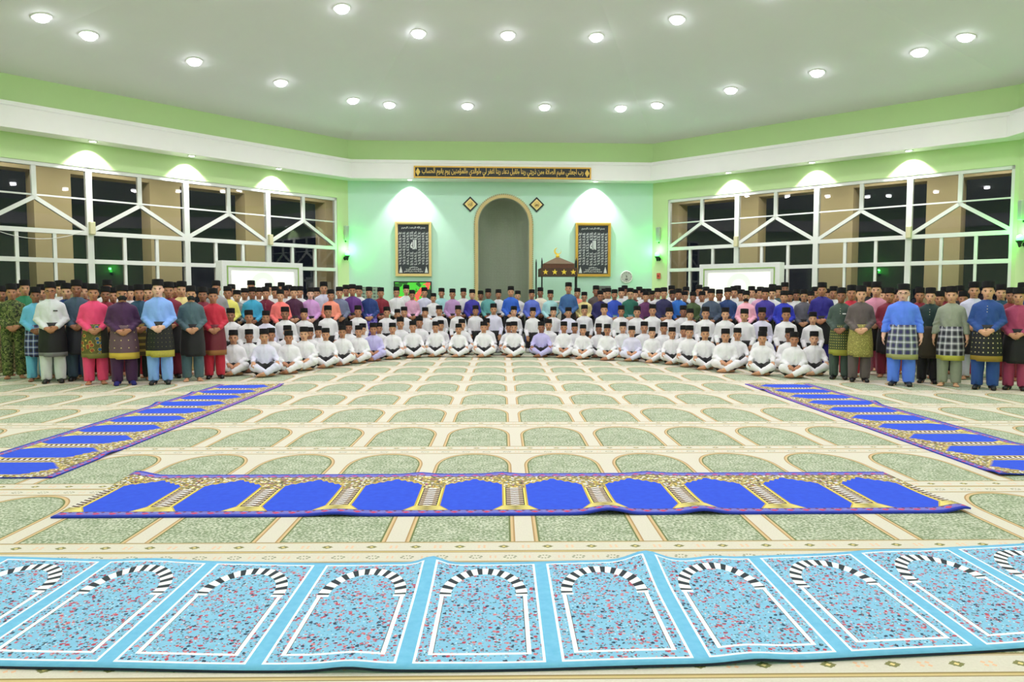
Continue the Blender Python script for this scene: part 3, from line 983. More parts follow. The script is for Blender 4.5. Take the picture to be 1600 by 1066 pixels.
def royal_rug_material():
    m, nt, p = new_mat('royal blue prayer rug')
    u, v, z, vec = coords(nt, 'UV')
    P = 0.61
    cu = u.cell(P, P / 2)
    au = cu.abs()
    W = 1.10
    blue = mixc(nt, noise(nt, vec, 20, 2), (26, 64, 204), (38, 84, 222))
    # foliage ground: cream, gold, black and rose specks
    d, ra, rb = voronoi(nt, vec, 42)
    g = mixc(nt, ra > 0.25, (236, 226, 176), (206, 176, 84))
    g = mixc(nt, ra > 0.5, g, (52, 46, 40))
    g = mixc(nt, ra > 0.60, g, (214, 214, 224))
    g = mixc(nt, ra > 0.84, g, (150, 84, 110))
    ground = mixc(nt, d > 0.5, g, (140, 130, 84))
    # column shaft: light bars with dark gaps
    k = au.op('ABSOLUTE')
    cd = (P / 2 - au)                                   # distance from the column line
    wave = ((v + cd * 0.35).cell(0.048)).abs()
    shaft = mixc(nt, wave < 0.009, (196, 178, 160), (50, 40, 42))
    shaft = mixc(nt, wave.between(0.009, 0.013), shaft, (158, 126, 74))
    shaft = mixc(nt, (cd < 0.03) * (wave > 0.013), shaft, (244, 240, 238))
    shaft = mixc(nt, cd.between(0.066, 0.082), shaft, (234, 214, 104))
    shaft = mixc(nt, cd.between(0.060, 0.066) + cd.between(0.082, 0.090), shaft, (36, 32, 40))
    base = mixc(nt, (v.cell(0.032).abs() + cd * 0.1) < 0.009, (222, 206, 120), (60, 54, 44))
    c = mixc(nt, v.between(0.21, 0.66), ground, shaft)
    c = mixc(nt, v.between(0.10, 0.21), c, base)
    # the blue niche: half width as a function of v
    cusp = (au * (2 * math.pi / 0.0545)).sin() * 0.013
    apex = 0.925 - (au / 0.218) ** 0.95 * 0.17 + cusp
    halfw = 0.215 - ((0.21 - v).max(0.0)) * 0.62
    fieldm = (au < halfw) * (v < apex) * (v > 0.105)
    edgem = (au < (halfw + 0.012)) * (v < (apex + 0.028)) * (v > 0.105)
    c = mixc(nt, edgem, c, (190, 164, 76))
    c = mixc(nt, fieldm, c, blue)
    # borders along both long sides and plain blue edge all round
    ve = v.min(W - v)
    fl = u.cell(0.108, 0.02).abs()
    bord = mixc(nt, noise(nt, vec, 45, 1), (84, 84, 186), (140, 136, 206))
    bord = mixc(nt, (fl * 0.7 + (ve - 0.06).abs()) < 0.020, bord, (206, 64, 96))
    bord = mixc(nt, (u.cell(0.054, 0.05).abs() + (ve - 0.088).abs()) < 0.014, bord, (110, 50, 96))
    c = mixc(nt, ve < 0.105, c, bord)
    c = mixc(nt, ve.between(0.098, 0.105), c, (70, 60, 80))
    c = mixc(nt, ve < 0.034, c, (44, 62, 190))
    nt.links.new(c, p.inputs['Base Color'])
    pile_bump(nt, p, vec)
    return m

def wave(u, v, W, humps):
    z = 0.0
    for hu, amp, wid, side in humps:
        e = v if side == 0 else W - v
        z += amp * math.exp(-((u - hu) / wid) ** 2) * math.exp(-(e / 0.28) ** 2)
    return z

M_sky = sky_rug_material()
M_navyedge = mat('navy binding', (22, 36, 60), 0.8)
sk = [(-0.38, 0.035, 0.07, 1), (0.78, 0.050, 0.11, 1), (1.15, 0.012, 0.1, 1), (-1.9, 0.015, 0.2, 1), (2.1, 0.012, 0.2, 1), (-0.6, 0.012, 0.1, 0), (1.0, 0.014, 0.12, 0)]
rm = rug_mesh(8.26, 1.12, 200, 18, lambda u, v: wave(u, v, 1.12, sk) + 0.004 * math.sin(u * 3.1) ** 2, lambda u: 0.022 * u * u + 0.018 * u)
o = obj('prayer_rug', rm, None, M_sky, loc=(0, 2.69, 0))
o.data.materials.append(M_navyedge)
tag(o, 'long sky blue rug of floral panels with black and white arches', 'rug')

M_royal = royal_rug_material()
M_blueedge = mat('blue binding', (28, 52, 180), 0.8)
hm = [(-0.1, 0.014, 0.1, 1), (0.62, 0.034, 0.13, 0), (1.25, 0.026, 0.12, 0), (-1.2, 0.016, 0.15, 0), (1.1, 0.014, 0.12, 1), (-3.02, 0.035, 0.12, 1), (3.02, 0.03, 0.1, 0), (-0.75, 0.014, 0.1, 1)]
rm = rug_mesh(6.10, 1.10, 150, 14, lambda u, v: wave(u, v, 1.10, hm))
o = obj('prayer_rug', rm, None, M_royal, loc=(0.09, 4.67, 0), rotz=math.radians(0.3))
o.data.materials.append(M_blueedge)
tag(o, 'royal blue rug with ten niches lying crosswise in the middle foreground', 'rug', 'royal blue prayer rugs')
for sx, x0, y0, y1, lb in ((-1, -3.60, 5.70, 11.80, 'royal blue rug running lengthwise before the crowd on the television side'), (1, 4.02, 5.68, 11.76, 'royal blue rug running lengthwise before the crowd on the clock side')):
    hm2 = [(0.9 * sx, 0.03, 0.12, 0), (-2.0, 0.02, 0.12, 0), (2.2, 0.02, 0.12, 1), (-3.0, 0.02, 0.1, 1)]
    rm = rug_mesh(6.10, 1.06, 120, 12, lambda u, v: wave(u, v, 1.06, hm2))
    # niche tips of both rugs point to the middle of the hall
    o = obj('prayer_rug', rm, None, M_royal, loc=(x0 - 1.06 if sx < 0 else x0 + 1.06, (y0 + y1) / 2, 0), rotz=-math.pi / 2 if sx < 0 else math.pi / 2)
    o.data.materials.append(M_blueedge)
    tag(o, lb, 'rug', 'royal blue prayer rugs')

# ------------------------------------------------------------------ people: surfaces grown from distance fields
def V3(*a): return np.array(a, np.float32)
def f_cap(P, a, b, ra, rb):
    a, b = V3(*a), V3(*b)
    ba = b - a
    h = ((P[0] - a[0]) * ba[0] + (P[1] - a[1]) * ba[1] + (P[2] - a[2]) * ba[2]) / max(float(ba @ ba), 1e-9)
    h = np.clip(h, 0, 1)
    return np.sqrt((P[0] - a[0] - ba[0] * h) ** 2 + (P[1] - a[1] - ba[1] * h) ** 2 + (P[2] - a[2] - ba[2] * h) ** 2) - (ra + (rb - ra) * h)
def f_ell(P, c, r):
    q = [(P[i] - c[i]) / r[i] for i in range(3)]
    k0 = np.sqrt(q[0] ** 2 + q[1] ** 2 + q[2] ** 2)
    k1 = np.sqrt((q[0] / r[0]) ** 2 + (q[1] / r[1]) ** 2 + (q[2] / r[2]) ** 2)
    return k0 * (k0 - 1) / np.maximum(k1, 1e-6)
def smin(a, b, k):
    if a is None: return b
    h = np.clip(0.5 + 0.5 * (b - a) / k, 0, 1)
    return b + (a - b) * h - k * h * (1 - h)
def blend(P, prims, k):
    d = None
    for pr in prims:
        v = f_cap(P, *pr[1:5]) if pr[0] == 'c' else f_ell(P, *pr[1:3])
        d = smin(d, v, pr[-1] if isinstance(pr[-1], float) and len(pr) in (4, 6) else k)
    return d

def axis_pts(lo, hi, step, fine=()):
    pts, x = [], lo
    while x < hi:
        pts.append(x)
        st = step
        for a, b, s in fine:
            if a <= x < b: st = min(st, s)
            elif x < a < x + st: st = min(st, max(a - x, s))
        x += st
    pts.append(x)
    return np.array(pts, np.float32)

def surface(fn, xs, ys, zs):
    """Surface nets on a grid whose spacing may vary."""
    P = np.meshgrid(xs, ys, zs, indexing='ij')
    D = fn(P)
    S = D < 0
    nx, ny, nz = D.shape
    acc = np.zeros((nx - 1, ny - 1, nz - 1, 3), np.float32)
    cnt = np.zeros((nx - 1, ny - 1, nz - 1), np.float32)
    ax = (xs, ys, zs)
    for a in range(3):
        s0 = [slice(None)] * 3; s1 = [slice(None)] * 3
        s0[a] = slice(0, -1); s1[a] = slice(1, None)
        d0, d1 = D[tuple(s0)], D[tuple(s1)]
        cr = (d0 < 0) != (d1 < 0)
        t = np.where(cr, d0 / np.where(cr, d0 - d1, 1), 0)
        pt = np.stack([P[i][tuple(s0)] + (t * (P[i][tuple(s1)] - P[i][tuple(s0)])) for i in range(3)], -1)
        o = [b for b in range(3) if b != a]
        for u in (0, 1):
            for v in (0, 1):
                sl = [slice(None)] * 3
                sl[o[0]] = slice(u, D.shape[o[0]] - 1 + u)
                sl[o[1]] = slice(v, D.shape[o[1]] - 1 + v)
                m = cr[tuple(sl)]
                acc += np.where(m[..., None], pt[tuple(sl)], 0)
                cnt += m
    act = cnt > 0
    idx = -np.ones(act.shape, np.int64)
    idx[act] = np.arange(int(act.sum()))
    verts = acc[act] / cnt[act][:, None]
    faces = []
    for a in range(3):
        s0 = [slice(1, -1)] * 3; s1 = [slice(1, -1)] * 3
        s0[a] = slice(0, -1); s1[a] = slice(1, None)
        i0, i1 = S[tuple(s0)], S[tuple(s1)]
        cr = np.argwhere(i0 != i1)
        if not len(cr): continue
        flip = i0[tuple(cr.T)]
        o = [b for b in range(3) if b != a]
        if a == 1: o = o[::-1]
        c = cr.copy()
        for b in range(3):
            if b != a: c[:, b] += 1
        def cell(du, dv):
            q = c.copy(); q[:, o[0]] -= du; q[:, o[1]] -= dv
            return idx[q[:, 0], q[:, 1], q[:, 2]]
        quad = np.stack([cell(1, 1), cell(0, 1), cell(0, 0), cell(1, 0)], 1)
        quad[~flip] = quad[~flip][:, ::-1]
        faces.append(quad)
    return verts, np.concatenate(faces)

def grow(name, fn, xs, ys, zs, target):
    v, f = surface(fn, xs, ys, zs)
    me = bpy.data.meshes.new(name + '_raw')
    me.from_pydata(v.tolist(), [], f.tolist())
    me.update()
    ob = bpy.data.objects.new(name + '_raw', me)
    COL.objects.link(ob)
    tris = 2 * len(f)
    if tris > target:
        md = ob.modifiers.new('thin', 'DECIMATE')
        md.ratio = target / tris
    out = bpy.data.meshes.new_from_object(ob.evaluated_get(bpy.context.evaluated_depsgraph_get()))
    bpy.data.objects.remove(ob)
    bpy.data.meshes.remove(me)
    out.name = name
    smooth(out)
    return out

def unit(v):
    v = np.array(v, float)
    return v / np.linalg.norm(v)

def hand(wrist, d, n, thumb, curl=0.5, sc=1.0):
    """Palm, four unequal bent fingers and a thumb leaving the side of the palm. d: finger direction, n: way the palm faces, thumb: side of the thumb."""
    w = np.array(wrist, float); d = unit(d)
    n = np.array(n, float); n = unit(n - d * (n @ d))
    s = np.cross(d, n); s = s if s @ np.array(thumb, float) > 0 else -s
    pr = []
    for i, (off, L, pl) in enumerate(((0.027, 0.068, 0.080), (0.009, 0.077, 0.084), (-0.009, 0.071, 0.080), (-0.026, 0.056, 0.072))):
        k = w + d * pl * sc + s * off * sc
        pr.append(('c', tuple(w + s * off * 0.55 * sc), tuple(k), 0.016, 0.013, 0.012))
        c1, c2 = curl * 0.7, curl * 1.7
        m = k + (d * math.cos(c1) + n * math.sin(c1)) * L * 0.52 * sc + s * off * 0.12
        e = m + (d * math.cos(c2) + n * math.sin(c2)) * L * 0.48 * sc
        pr += [('c', tuple(k), tuple(m), 0.0105, 0.0095, 0.004), ('c', tuple(m), tuple(e), 0.0095, 0.008, 0.004)]
    b = w + d * 0.025 * sc + s * 0.026 * sc
    m = b + (d * 0.6 + s * 0.65 + n * 0.25) * 0.036 * sc
    e = m + (d * 0.9 + s * 0.15 + n * 0.4) * 0.032 * sc
    pr += [('c', tuple(b), tuple(m), 0.014, 0.0115, 0.008), ('c', tuple(m), tuple(e), 0.0115, 0.009, 0.004)]
    return pr

def foot(ankle, heel, toe, side):
    a, h, t = [np.array(q, float) for q in (ankle, heel, toe)]
    d = unit(t - h); s = unit(np.cross(d, (0, 0, 1)))
    pr = [('c', tuple(a), tuple(h), 0.036, 0.033, 0.02), ('c', tuple(a + (0, 0, -0.02)), tuple(h + (t - h) * 0.72), 0.034, 0.027, 0.02), ('c', tuple(h), tuple(h + (t - h) * 0.72 + s * 0.012), 0.03, 0.026, 0.02)]
    for i in range(5):
        o = (i - 2) * 0.0165 * side
        st = h + (t - h) * 0.7 + s * o
        pr.append(('c', tuple(st), tuple(h + (t - h) * (1.0 - abs(i - 1) * 0.02 - i * 0.015) + s * o * 1.1), 0.014, 0.011 if i else 0.0135, 0.005))
    return pr

def head_prims(oy, oz):
    def q(x, y, z): return (x, y + oy, z + oz)
    return [('e', q(0, 0.0, 1.575), (0.078, 0.098, 0.108), 0.02), ('e', q(0, -0.038, 1.512), (0.058, 0.066, 0.072), 0.03), ('e', q(0, -0.062, 1.468), (0.03, 0.036, 0.026), 0.025),
            ('c', q(0, -0.094, 1.565), q(0, -0.116, 1.528), 0.009, 0.0135, 0.012), ('c', q(-0.011, -0.102, 1.525), q(0.011, -0.102, 1.525), 0.009, 0.009, 0.01),
            ('c', q(-0.04, -0.083, 1.583), q(0.04, -0.083, 1.583), 0.011, 0.011, 0.02),
            ('e', q(0.045, -0.07, 1.53), (0.02, 0.02, 0.022), 0.02), ('e', q(-0.045, -0.07, 1.53), (0.02, 0.02, 0.022), 0.02),
            ('e', q(0, -0.098, 1.489), (0.024, 0.012, 0.012), 0.012),
            ('e', q(0.081, 0.006, 1.55), (0.01, 0.021, 0.032), 0.008), ('e', q(-0.081, 0.006, 1.55), (0.01, 0.021, 0.032), 0.008),
            ('c', q(0, 0.02, 1.37), q(0, 0.006, 1.50), 0.058, 0.053, 0.025)]

def torso_prims(oy, oz, g=0.0):
    def q(x, y, z): return (x, y + oy, z + oz)
    return [('e', q(0, 0.01, 1.22), (0.146 + g, 0.106 + g, 0.19 + g), 0.06), ('c', q(-0.105, 0.012, 1.308), q(0.105, 0.012, 1.308), 0.052 + g, 0.052 + g, 0.06),
            ('e', q(0, 0.0, 1.06), (0.136 + g, 0.108 + g, 0.17 + g), 0.06), ('e', q(0, 0.012, 0.93), (0.158 + g, 0.115 + g, 0.12 + g), 0.06),
            ('c', q(-0.11, 0.016, 1.328), q(0, 0.018, 1.402), 0.03 + g * 0.6, 0.05 + g * 0.5, 0.04), ('c', q(0.11, 0.016, 1.328), q(0, 0.018, 1.402), 0.03 + g * 0.6, 0.05 + g * 0.5, 0.04)]

POSES = {}
# shoulder, elbow, wrist for the +x arm; hand: d, n, thumb, curl. oy, oz move the upper body.
ARMS = {
    'clasped': (0, 0, (0.155, 0.014, 1.312), (0.212, 0.035, 1.09), (0.085, -0.195, 0.955)),
    'sides': (0, 0, (0.155, 0.014, 1.312), (0.218, 0.03, 1.08), (0.252, -0.02, 0.835)),
    'kneel': (0, -0.46, (0.155, 0.014, 1.312), (0.205, 0.03, 1.08), (0.165, -0.16, 0.93)),
    'seated': (0.02, -0.83, (0.155, 0.014, 1.312), (0.215, -0.055, 1.165), (0.222, -0.25, 1.118)),
    'lap': (0.02, -0.83, (0.155, 0.014, 1.312), (0.212, -0.04, 1.13), (0.10, -0.255, 1.07)),
}
SITS = ('seated', 'lap')
def arm_joints(pose, sd):
    oy, oz, sh, el, wr = ARMS[pose]
    f = lambda p: (p[0] * sd, p[1] + oy, p[2] + oz)
    s, e, w = f(sh), f(el), f(wr)
    if pose == 'clasped' and sd < 0: w = (w[0], w[1] + 0.025, w[2] - 0.012)
    return s, e, w
def leg_joints(pose, sd):
    if pose in ('clasped', 'sides'):
        return (0.09 * sd, 0.012, 0.90), (0.10 * sd, -0.004, 0.50), (0.10 * sd, 0.03, 0.085), (0.10 * sd, 0.055, 0.038), (0.125 * sd, -0.155, 0.018)
    if pose == 'kneel':
        return (0.09 * sd, 0.012, 0.45), (0.115 * sd, -0.04, 0.072), (0.10 * sd, 0.37, 0.07), (0.10 * sd, 0.45, 0.075), (0.10 * sd, 0.50, 0.03)
    if sd > 0: return (0.09, 0.03, 0.115), (0.215, -0.245, 0.195), (-0.03, -0.33, 0.072), (-0.06, -0.335, 0.058), (-0.165, -0.285, 0.035)
    return (-0.09, 0.03, 0.115), (-0.215, -0.235, 0.195), (0.02, -0.225, 0.07), (0.055, -0.215, 0.055), (0.16, -0.18, 0.04)

def body_prims(pose):
    oy, oz = ARMS[pose][:2]
    pr = torso_prims(oy, oz)
    for sd in (1, -1):
        s, e, w = arm_joints(pose, sd)
        pr += [('c', s, e, 0.05, 0.041, 0.035), ('c', e, w, 0.04, 0.028, 0.02)]
        h, k, a, hl, to = leg_joints(pose, sd)
        pr += [('c', h, k, 0.082, 0.056, 0.04), ('c', k, a, 0.056, 0.036, 0.02)]
    pr += head_prims(oy, oz)
    for sd in (1, -1):
        s, e, w = arm_joints(pose, sd)
        if pose == 'clasped': hd = ((-0.82 * sd, -0.12, -0.5), (0, 1, -0.15), (0, 0, 1), 0.45)
        elif pose == 'sides': hd = ((0.03 * sd, -0.12, -1), (-sd, 0, 0), (0, -1, 0), 0.35)
        elif pose == 'kneel': hd = ((-0.2 * sd, -0.15, -1), (0, 1, -0.1), (-sd, 0, 0), 0.25)
        elif pose == 'lap': hd = ((-0.75 * sd, -0.45, -0.45), (0, 0.6, -0.8), (0, -0.5, 0.5), 0.6)
        else: hd = ((0.06 * sd, -0.75, -0.6), (0, 0.5, -0.8), (-sd, 0, 0), 0.7)
        pr += hand(w, *hd)
        h, k, a, hl, to = leg_joints(pose, sd)
        pr += foot(a, hl, to, sd)
    return pr

GRID = {   # x, y, z ranges with finer stretches where faces and hands are
    'clasped': ((-0.34, 0.34, 0.022, ((-0.11, 0.11, 0.0075),)), (-0.31, 0.17, 0.012, ((-0.27, -0.08, 0.008),)), (-0.02, 1.72, 0.026, ((0.0, 0.1, 0.012), (0.84, 0.99, 0.0075), (1.43, 1.70, 0.0085)))),
    'sides': ((-0.36, 0.36, 0.016, ((-0.1, 0.1, 0.009),)), (-0.24, 0.17, 0.010, ()), (-0.02, 1.72, 0.026, ((0.0, 0.1, 0.012), (0.64, 0.86, 0.0085), (1.43, 1.70, 0.0085)))),
    'kneel': ((-0.34, 0.34, 0.018, ((-0.22, -0.1, 0.009), (-0.1, 0.1, 0.009), (0.1, 0.22, 0.009))), (-0.27, 0.57, 0.014, ((-0.25, -0.05, 0.009),)), (-0.02, 1.26, 0.024, ((0.28, 0.5, 0.009), (0.97, 1.24, 0.0085)))),
    'seated': ((-0.44, 0.44, 0.012, ((-0.1, 0.1, 0.009), (0.17, 0.29, 0.008), (-0.29, -0.17, 0.008))), (-0.46, 0.20, 0.012, ((-0.38, -0.06, 0.0085),)), (-0.01, 0.89, 0.018, ((0.0, 0.25, 0.0085), (0.60, 0.87, 0.0085)))),
}
GRID['lap'] = GRID['seated']
M_eye = mat('eye white', (224, 216, 206), 0.3)
M_pupil = mat('dark eye', (22, 16, 14), 0.25)
M_brow = mat('black hair', (13, 11, 11), 0.75)
M_lip = mat('lips', (136, 84, 74), 0.55)

def add_face(me, prims, oy, oz):
    """Eyes, brows and lips set on the grown surface as part of the same mesh."""
    def surf(x, z):
        ys = np.linspace(-0.16, 0.0, 320, dtype=np.float32) + oy
        d = blend([np.full_like(ys, x), ys, np.full_like(ys, z + oz)], prims, 0.02)
        i = int(np.argmax(d < 0))
        return float(ys[i])
    bm = BM(); bm.from_mesh(me)
    for f in bm.faces: f.material_index = 0
    def blob(x, z, rx, ry, rz, mi, push=0.0, seg=8):
        r = bmesh.ops.create_uvsphere(bm, u_segments=seg, v_segments=5, radius=1.0)
        y = surf(x, z) + push
        for v in r['verts']:
            v.co = Vector((x + v.co.x * rx, y + v.co.y * ry, z + oz + v.co.z * rz))
        for f in {f for v in r['verts'] for f in v.link_faces}:
            f.material_index = mi; f.smooth = True
    for sd in (-1, 1):
        blob(0.033 * sd, 1.559, 0.0145, 0.005, 0.0065, 1)
        blob(0.033 * sd, 1.559, 0.0068, 0.004, 0.0066, 2, -0.003)
        blob(0.034 * sd, 1.567, 0.017, 0.005, 0.0025, 2, -0.001)
        blob(0.034 * sd, 1.580, 0.021, 0.005, 0.0042, 3, 0.0)
    blob(0.0, 1.4925, 0.023, 0.005, 0.0045, 4, -0.001)
    blob(0.0, 1.4855, 0.019, 0.006, 0.0055, 4, -0.001)
    bm.to_mesh(me); bm.free()
    for m in (None, M_eye, M_pupil, M_brow, M_lip):
        me.materials.append(m)

BODY, TUNIC, TROUSER, CLOTH = {}, {}, {}, {}
for pose in ARMS:
    prims = body_prims(pose)
    gx, gy, gz = GRID[pose]
    ax = [axis_pts(*g) for g in (gx, gy, gz)]
    me = grow('body_' + pose, lambda P: blend(P, prims, 0.02), *ax, 5200)
    oy, oz = ARMS[pose][:2]
    add_face(me, head_prims(oy, oz), oy, oz)
    BODY[pose] = me

    def tunic(P):
        tp = torso_prims(oy, oz, 0.022)
        d = blend(P, tp, 0.06)
        # loose cloth: soft vertical folds on the trunk, creases across the sleeves
        d = d + 0.008 * np.sin(P[0] * 52 + 9 * P[2] + 2.0 * np.sin(P[2] * 11 + 1.0)) * np.clip((1.30 + oz - P[2]) * 4, 0, 1)
        for sd in (1, -1):
            s, e, w = arm_joints(pose, sd)
            w2 = tuple(np.array(e) + (np.array(w) - np.array(e)) * 0.90)
            a = smin(f_cap(P, s, e, 0.057, 0.053), f_cap(P, e, w2, 0.053, 0.045), 0.02)
            a = a + 0.0055 * np.sin(P[2] * 88 + P[0] * 40 * sd) * np.clip(1 - np.abs(P[2] - e[2]) * 7, 0, 1)
            d = smin(d, a, 0.03)
        r = np.sqrt((P[0] / 1.05) ** 2 + (P[1] - oy - 0.012) ** 2)
        d = smin(d, np.maximum(r - 0.068, np.abs(P[2] - (1.40 + oz)) - 0.032), 0.012)
        d = np.maximum(d, P[2] - (1.432 + oz))
        # placket: a shallow raised strip down the chest
        strip = (np.abs(P[0]) < 0.016) & (P[1] < oy) & (P[2] > 1.15 + oz)
        d = np.where(strip, d - 0.007, d)
        lo = 0.90 if pose not in SITS else 1.03
        return np.maximum(d, (lo + oz) - P[2])
    xr = 0.40 if pose in SITS else 0.36
    TUNIC[pose] = grow('tunic_' + pose, tunic, axis_pts(-xr, xr, 0.0125), axis_pts(-0.34, 0.22, 0.013), axis_pts(0.86 + oz, 1.47 + oz, 0.013), 3400)

    def trousers(P):
        d = blend(P, [('e', (0, 0.012 + oy, 0.93 + oz), (0.166, 0.125, 0.12), 0.03)], 0.03)
        for sd in (1, -1):
            h, k, a, hl, to = leg_joints(pose, sd)
            if pose in ('clasped', 'sides'):
                c = smin(f_cap(P, h, (k[0], k[1], k[2]), 0.098, 0.088), f_cap(P, k, (a[0] * 1.04, a[1] - 0.01, a[2] - 0.02), 0.092, 0.084), 0.03)
                c = c + 0.004 * np.sin(P[0] * 70 + P[2] * 14)
            else:
                a2 = tuple(np.array(k) + (np.array(a) - np.array(k)) * (0.86 if pose in SITS else 0.96))
                c = smin(f_cap(P, h, k, 0.095, 0.076), f_cap(P, k, a2, 0.074, 0.058), 0.03)
                c = c + 0.004 * np.sin(P[0] * 60 + P[2] * 50)
            d = smin(d, c, 0.012)
        d = np.maximum(d, P[2] - ((1.16 if pose in SITS else 1.0) + oz))
        return np.maximum(d, (0.062 if pose in ('clasped', 'sides') else 0.003) - P[2])
    top = 1.02 + oz
    if pose in SITS: g = (axis_pts(-0.45, 0.45, 0.017), axis_pts(-0.46, 0.2, 0.017), axis_pts(-0.03, 0.33, 0.0165))
    elif pose == 'kneel': g = (axis_pts(-0.26, 0.26, 0.018), axis_pts(-0.2, 0.5, 0.018), axis_pts(-0.03, top, 0.018))
    else: g = (axis_pts(-0.27, 0.27, 0.018), axis_pts(-0.19, 0.2, 0.018), axis_pts(0.02, top, 0.022))
    TROUSER[pose] = grow('trousers_' + pose, trousers, *g, 1900)

    if pose in SITS:
        def lap(P):
            d = f_ell(P, (0, 0.035, 0.165), (0.196, 0.158, 0.19))
            for sd in (1, -1):
                h, k = leg_joints(pose, sd)[:2]
                k2 = tuple(np.array(h) + (np.array(k) - np.array(h)) * 0.55)
                d = smin(d, f_cap(P, h, k2, 0.118, 0.108), 0.05)
            d = d + 0.004 * np.sin(P[0] * 55)
            return np.maximum(np.maximum(d, P[2] - 0.285), 0.004 - P[2])
        CLOTH[pose] = grow('waist_cloth_seated', lap, axis_pts(-0.4, 0.4, 0.017), axis_pts(-0.36, 0.27, 0.017), axis_pts(-0.03, 0.34, 0.0165), 1400)
    else:
        # wrapped waist cloth: a shell from waist to knee with an overlapping front fold
        zt, zb = 1.035 + oz, 0.475 if pose != 'kneel' else 0.14
        bm = BM()
        SEG, LV = 36, 9
        outer, inner = [], []
        for j in range(LV + 1):
            t = j / LV
            z = zt + (zb - zt) * t
            ro, ri = [], []
            for i in range(SEG):
                a = 2 * math.pi * i / SEG
                rx = 0.172 + 0.040 * min(1, t * 1.6); ry = 0.150 + 0.032 * min(1, t * 1.6)
                fold = 0.007 * math.sin(a * 7 + 1.2) * t
                lapx = 0.014 if (math.cos(a) > -0.35 - 0.5 * (t - 0.5) and math.sin(a) < 0) else 0.0
                x, y = (rx + fold + lapx) * math.cos(a), 0.012 + oy + (ry + fold + lapx) * math.sin(a)
                dz = -0.02 * t * (lapx > 0)
                ro.append(bm.verts.new((x, y, z + dz)))
                ri.append(bm.verts.new((x * 0.94, 0.012 + oy + (y - 0.012 - oy) * 0.93, z + dz)))
            outer.append(ro); inner.append(ri)
        loop = outer + inner[::-1]
        for a_, b_ in zip(loop, loop[1:] + loop[:1]):
            for i in range(SEG):
                j = (i + 1) % SEG
                bm.faces.new((a_[i], a_[j], b_[j], b_[i]))
        bmesh.ops.recalc_face_normals(bm, faces=bm.faces)
        me = bpy.data.meshes.new('waist_cloth_' + pose); bm.to_mesh(me); bm.free()
        CLOTH[pose] = smooth(me)
CLOTH['sides'] = CLOTH['clasped']; TROUSER['sides'] = TROUSER['clasped']

# cap, hair, glasses, mask, moustache, shoe: built once at standing head height
bm = BM()
prof = [(0.0, 1.700), (0.5, 1.702), (0.80, 1.704), (0.86, 1.712), (0.93, 1.720), (0.965, 1.714), (1.0, 1.625), (1.01, 1.618), (0.93, 1.618)]
lathe(bm, [(r, z) for r, z in prof], 28, sx=0.089, sy=0.108, cy=0.004)
for v in bm.verts:
    v.co.z += -0.16 * (v.co.y - 0.0) * 0.6
CAP = bpy.data.meshes.new('cap'); bm.to_mesh(CAP); bm.free(); smooth(CAP)
def hair_f(P):
    d = f_ell(P, (0, 0.004, 1.575), (0.0835, 0.1035, 0.112))
    d = np.maximum(d, -f_ell(P, (0, 0.0, 1.572), (0.077, 0.097, 0.105)))
    d = np.maximum(d, -(P[1] + 0.028 + np.clip(1.60 - P[2], 0, 1) * -0.55))
    return np.maximum(np.maximum(d, 1.505 - P[2]), P[2] - 1.655)
HAIR = grow('hair', hair_f, axis_pts(-0.1, 0.1, 0.006), axis_pts(-0.12, 0.13, 0.006), axis_pts(1.49, 1.67, 0.007), 500)
def mask_f(P):
    d = f_ell(P, (0, -0.036, 1.508), (0.071, 0.082, 0.066))
    d = smin(d, f_cap(P, (0, -0.11, 1.535), (0, -0.112, 1.50), 0.016, 0.014), 0.03)
    d = np.maximum(d, -f_ell(P, (0, -0.03, 1.512), (0.058, 0.066, 0.072)))
    return np.maximum(np.maximum(d, P[1] + 0.02), np.maximum(1.455 - P[2], P[2] - 1.545))
MASK = grow('face_mask', mask_f, axis_pts(-0.09, 0.09, 0.006), axis_pts(-0.15, 0.0, 0.006), axis_pts(1.44, 1.56, 0.006), 500)
bm = BM()
for sd in (-1, 1):
    ring = [(0.034 * sd + 0.025 * math.cos(a), -0.115 + 0.01 * abs(math.cos(a)) * (math.cos(a) * sd > 0), 1.557 + 0.018 * math.sin(a)) for a in [2 * math.pi * i / 12 for i in range(13)]]
    tube(bm, ring, 0.0022, 4)
    tube(bm, [(0.058 * sd, -0.105, 1.562), (0.082 * sd, -0.05, 1.562), (0.085 * sd, 0.005, 1.558)], 0.002, 4)
tube(bm, [(-0.01, -0.118, 1.56), (0.01, -0.118, 1.56)], 0.0022, 4)
GLASSES = bpy.data.meshes.new('glasses'); bm.to_mesh(GLASSES); bm.free(); GLASSES.materials.append(mat('spectacle metal', (40, 38, 36), 0.3, metal=0.6))
bm = BM()
tube(bm, [(-0.026, -0.100, 1.500), (-0.012, -0.112, 1.507), (0, -0.114, 1.508), (0.012, -0.112, 1.507), (0.026, -0.100, 1.500)], 0.0055, 5)
MOUST = bpy.data.meshes.new('moustache'); bm.to_mesh(MOUST); bm.free(); MOUST.materials.append(M_brow)
SHOE = {}
for sd in (1, -1):
    def shoe_f(P):
        d = smin(f_cap(P, (0.10 * sd, 0.055, 0.045), (0.124 * sd, -0.15, 0.03), 0.046, 0.040), f_cap(P, (0.10 * sd, 0.03, 0.09), (0.10 * sd, 0.03, 0.05), 0.047, 0.05), 0.03)
        return np.maximum(np.maximum(d, P[2] - 0.098), 0.001 - P[2])
    SHOE[sd] = grow('shoe', shoe_f, axis_pts(0.03 * sd if sd > 0 else -0.20, 0.20 if sd > 0 else -0.03, 0.011), axis_pts(-0.22, 0.13, 0.012), axis_pts(-0.02, 0.12, 0.010), 260)
bm = lathe(BM(), [(0.0, -0.006), (0.005, -0.004), (0.0065, 0.0)], 8, 'Y')
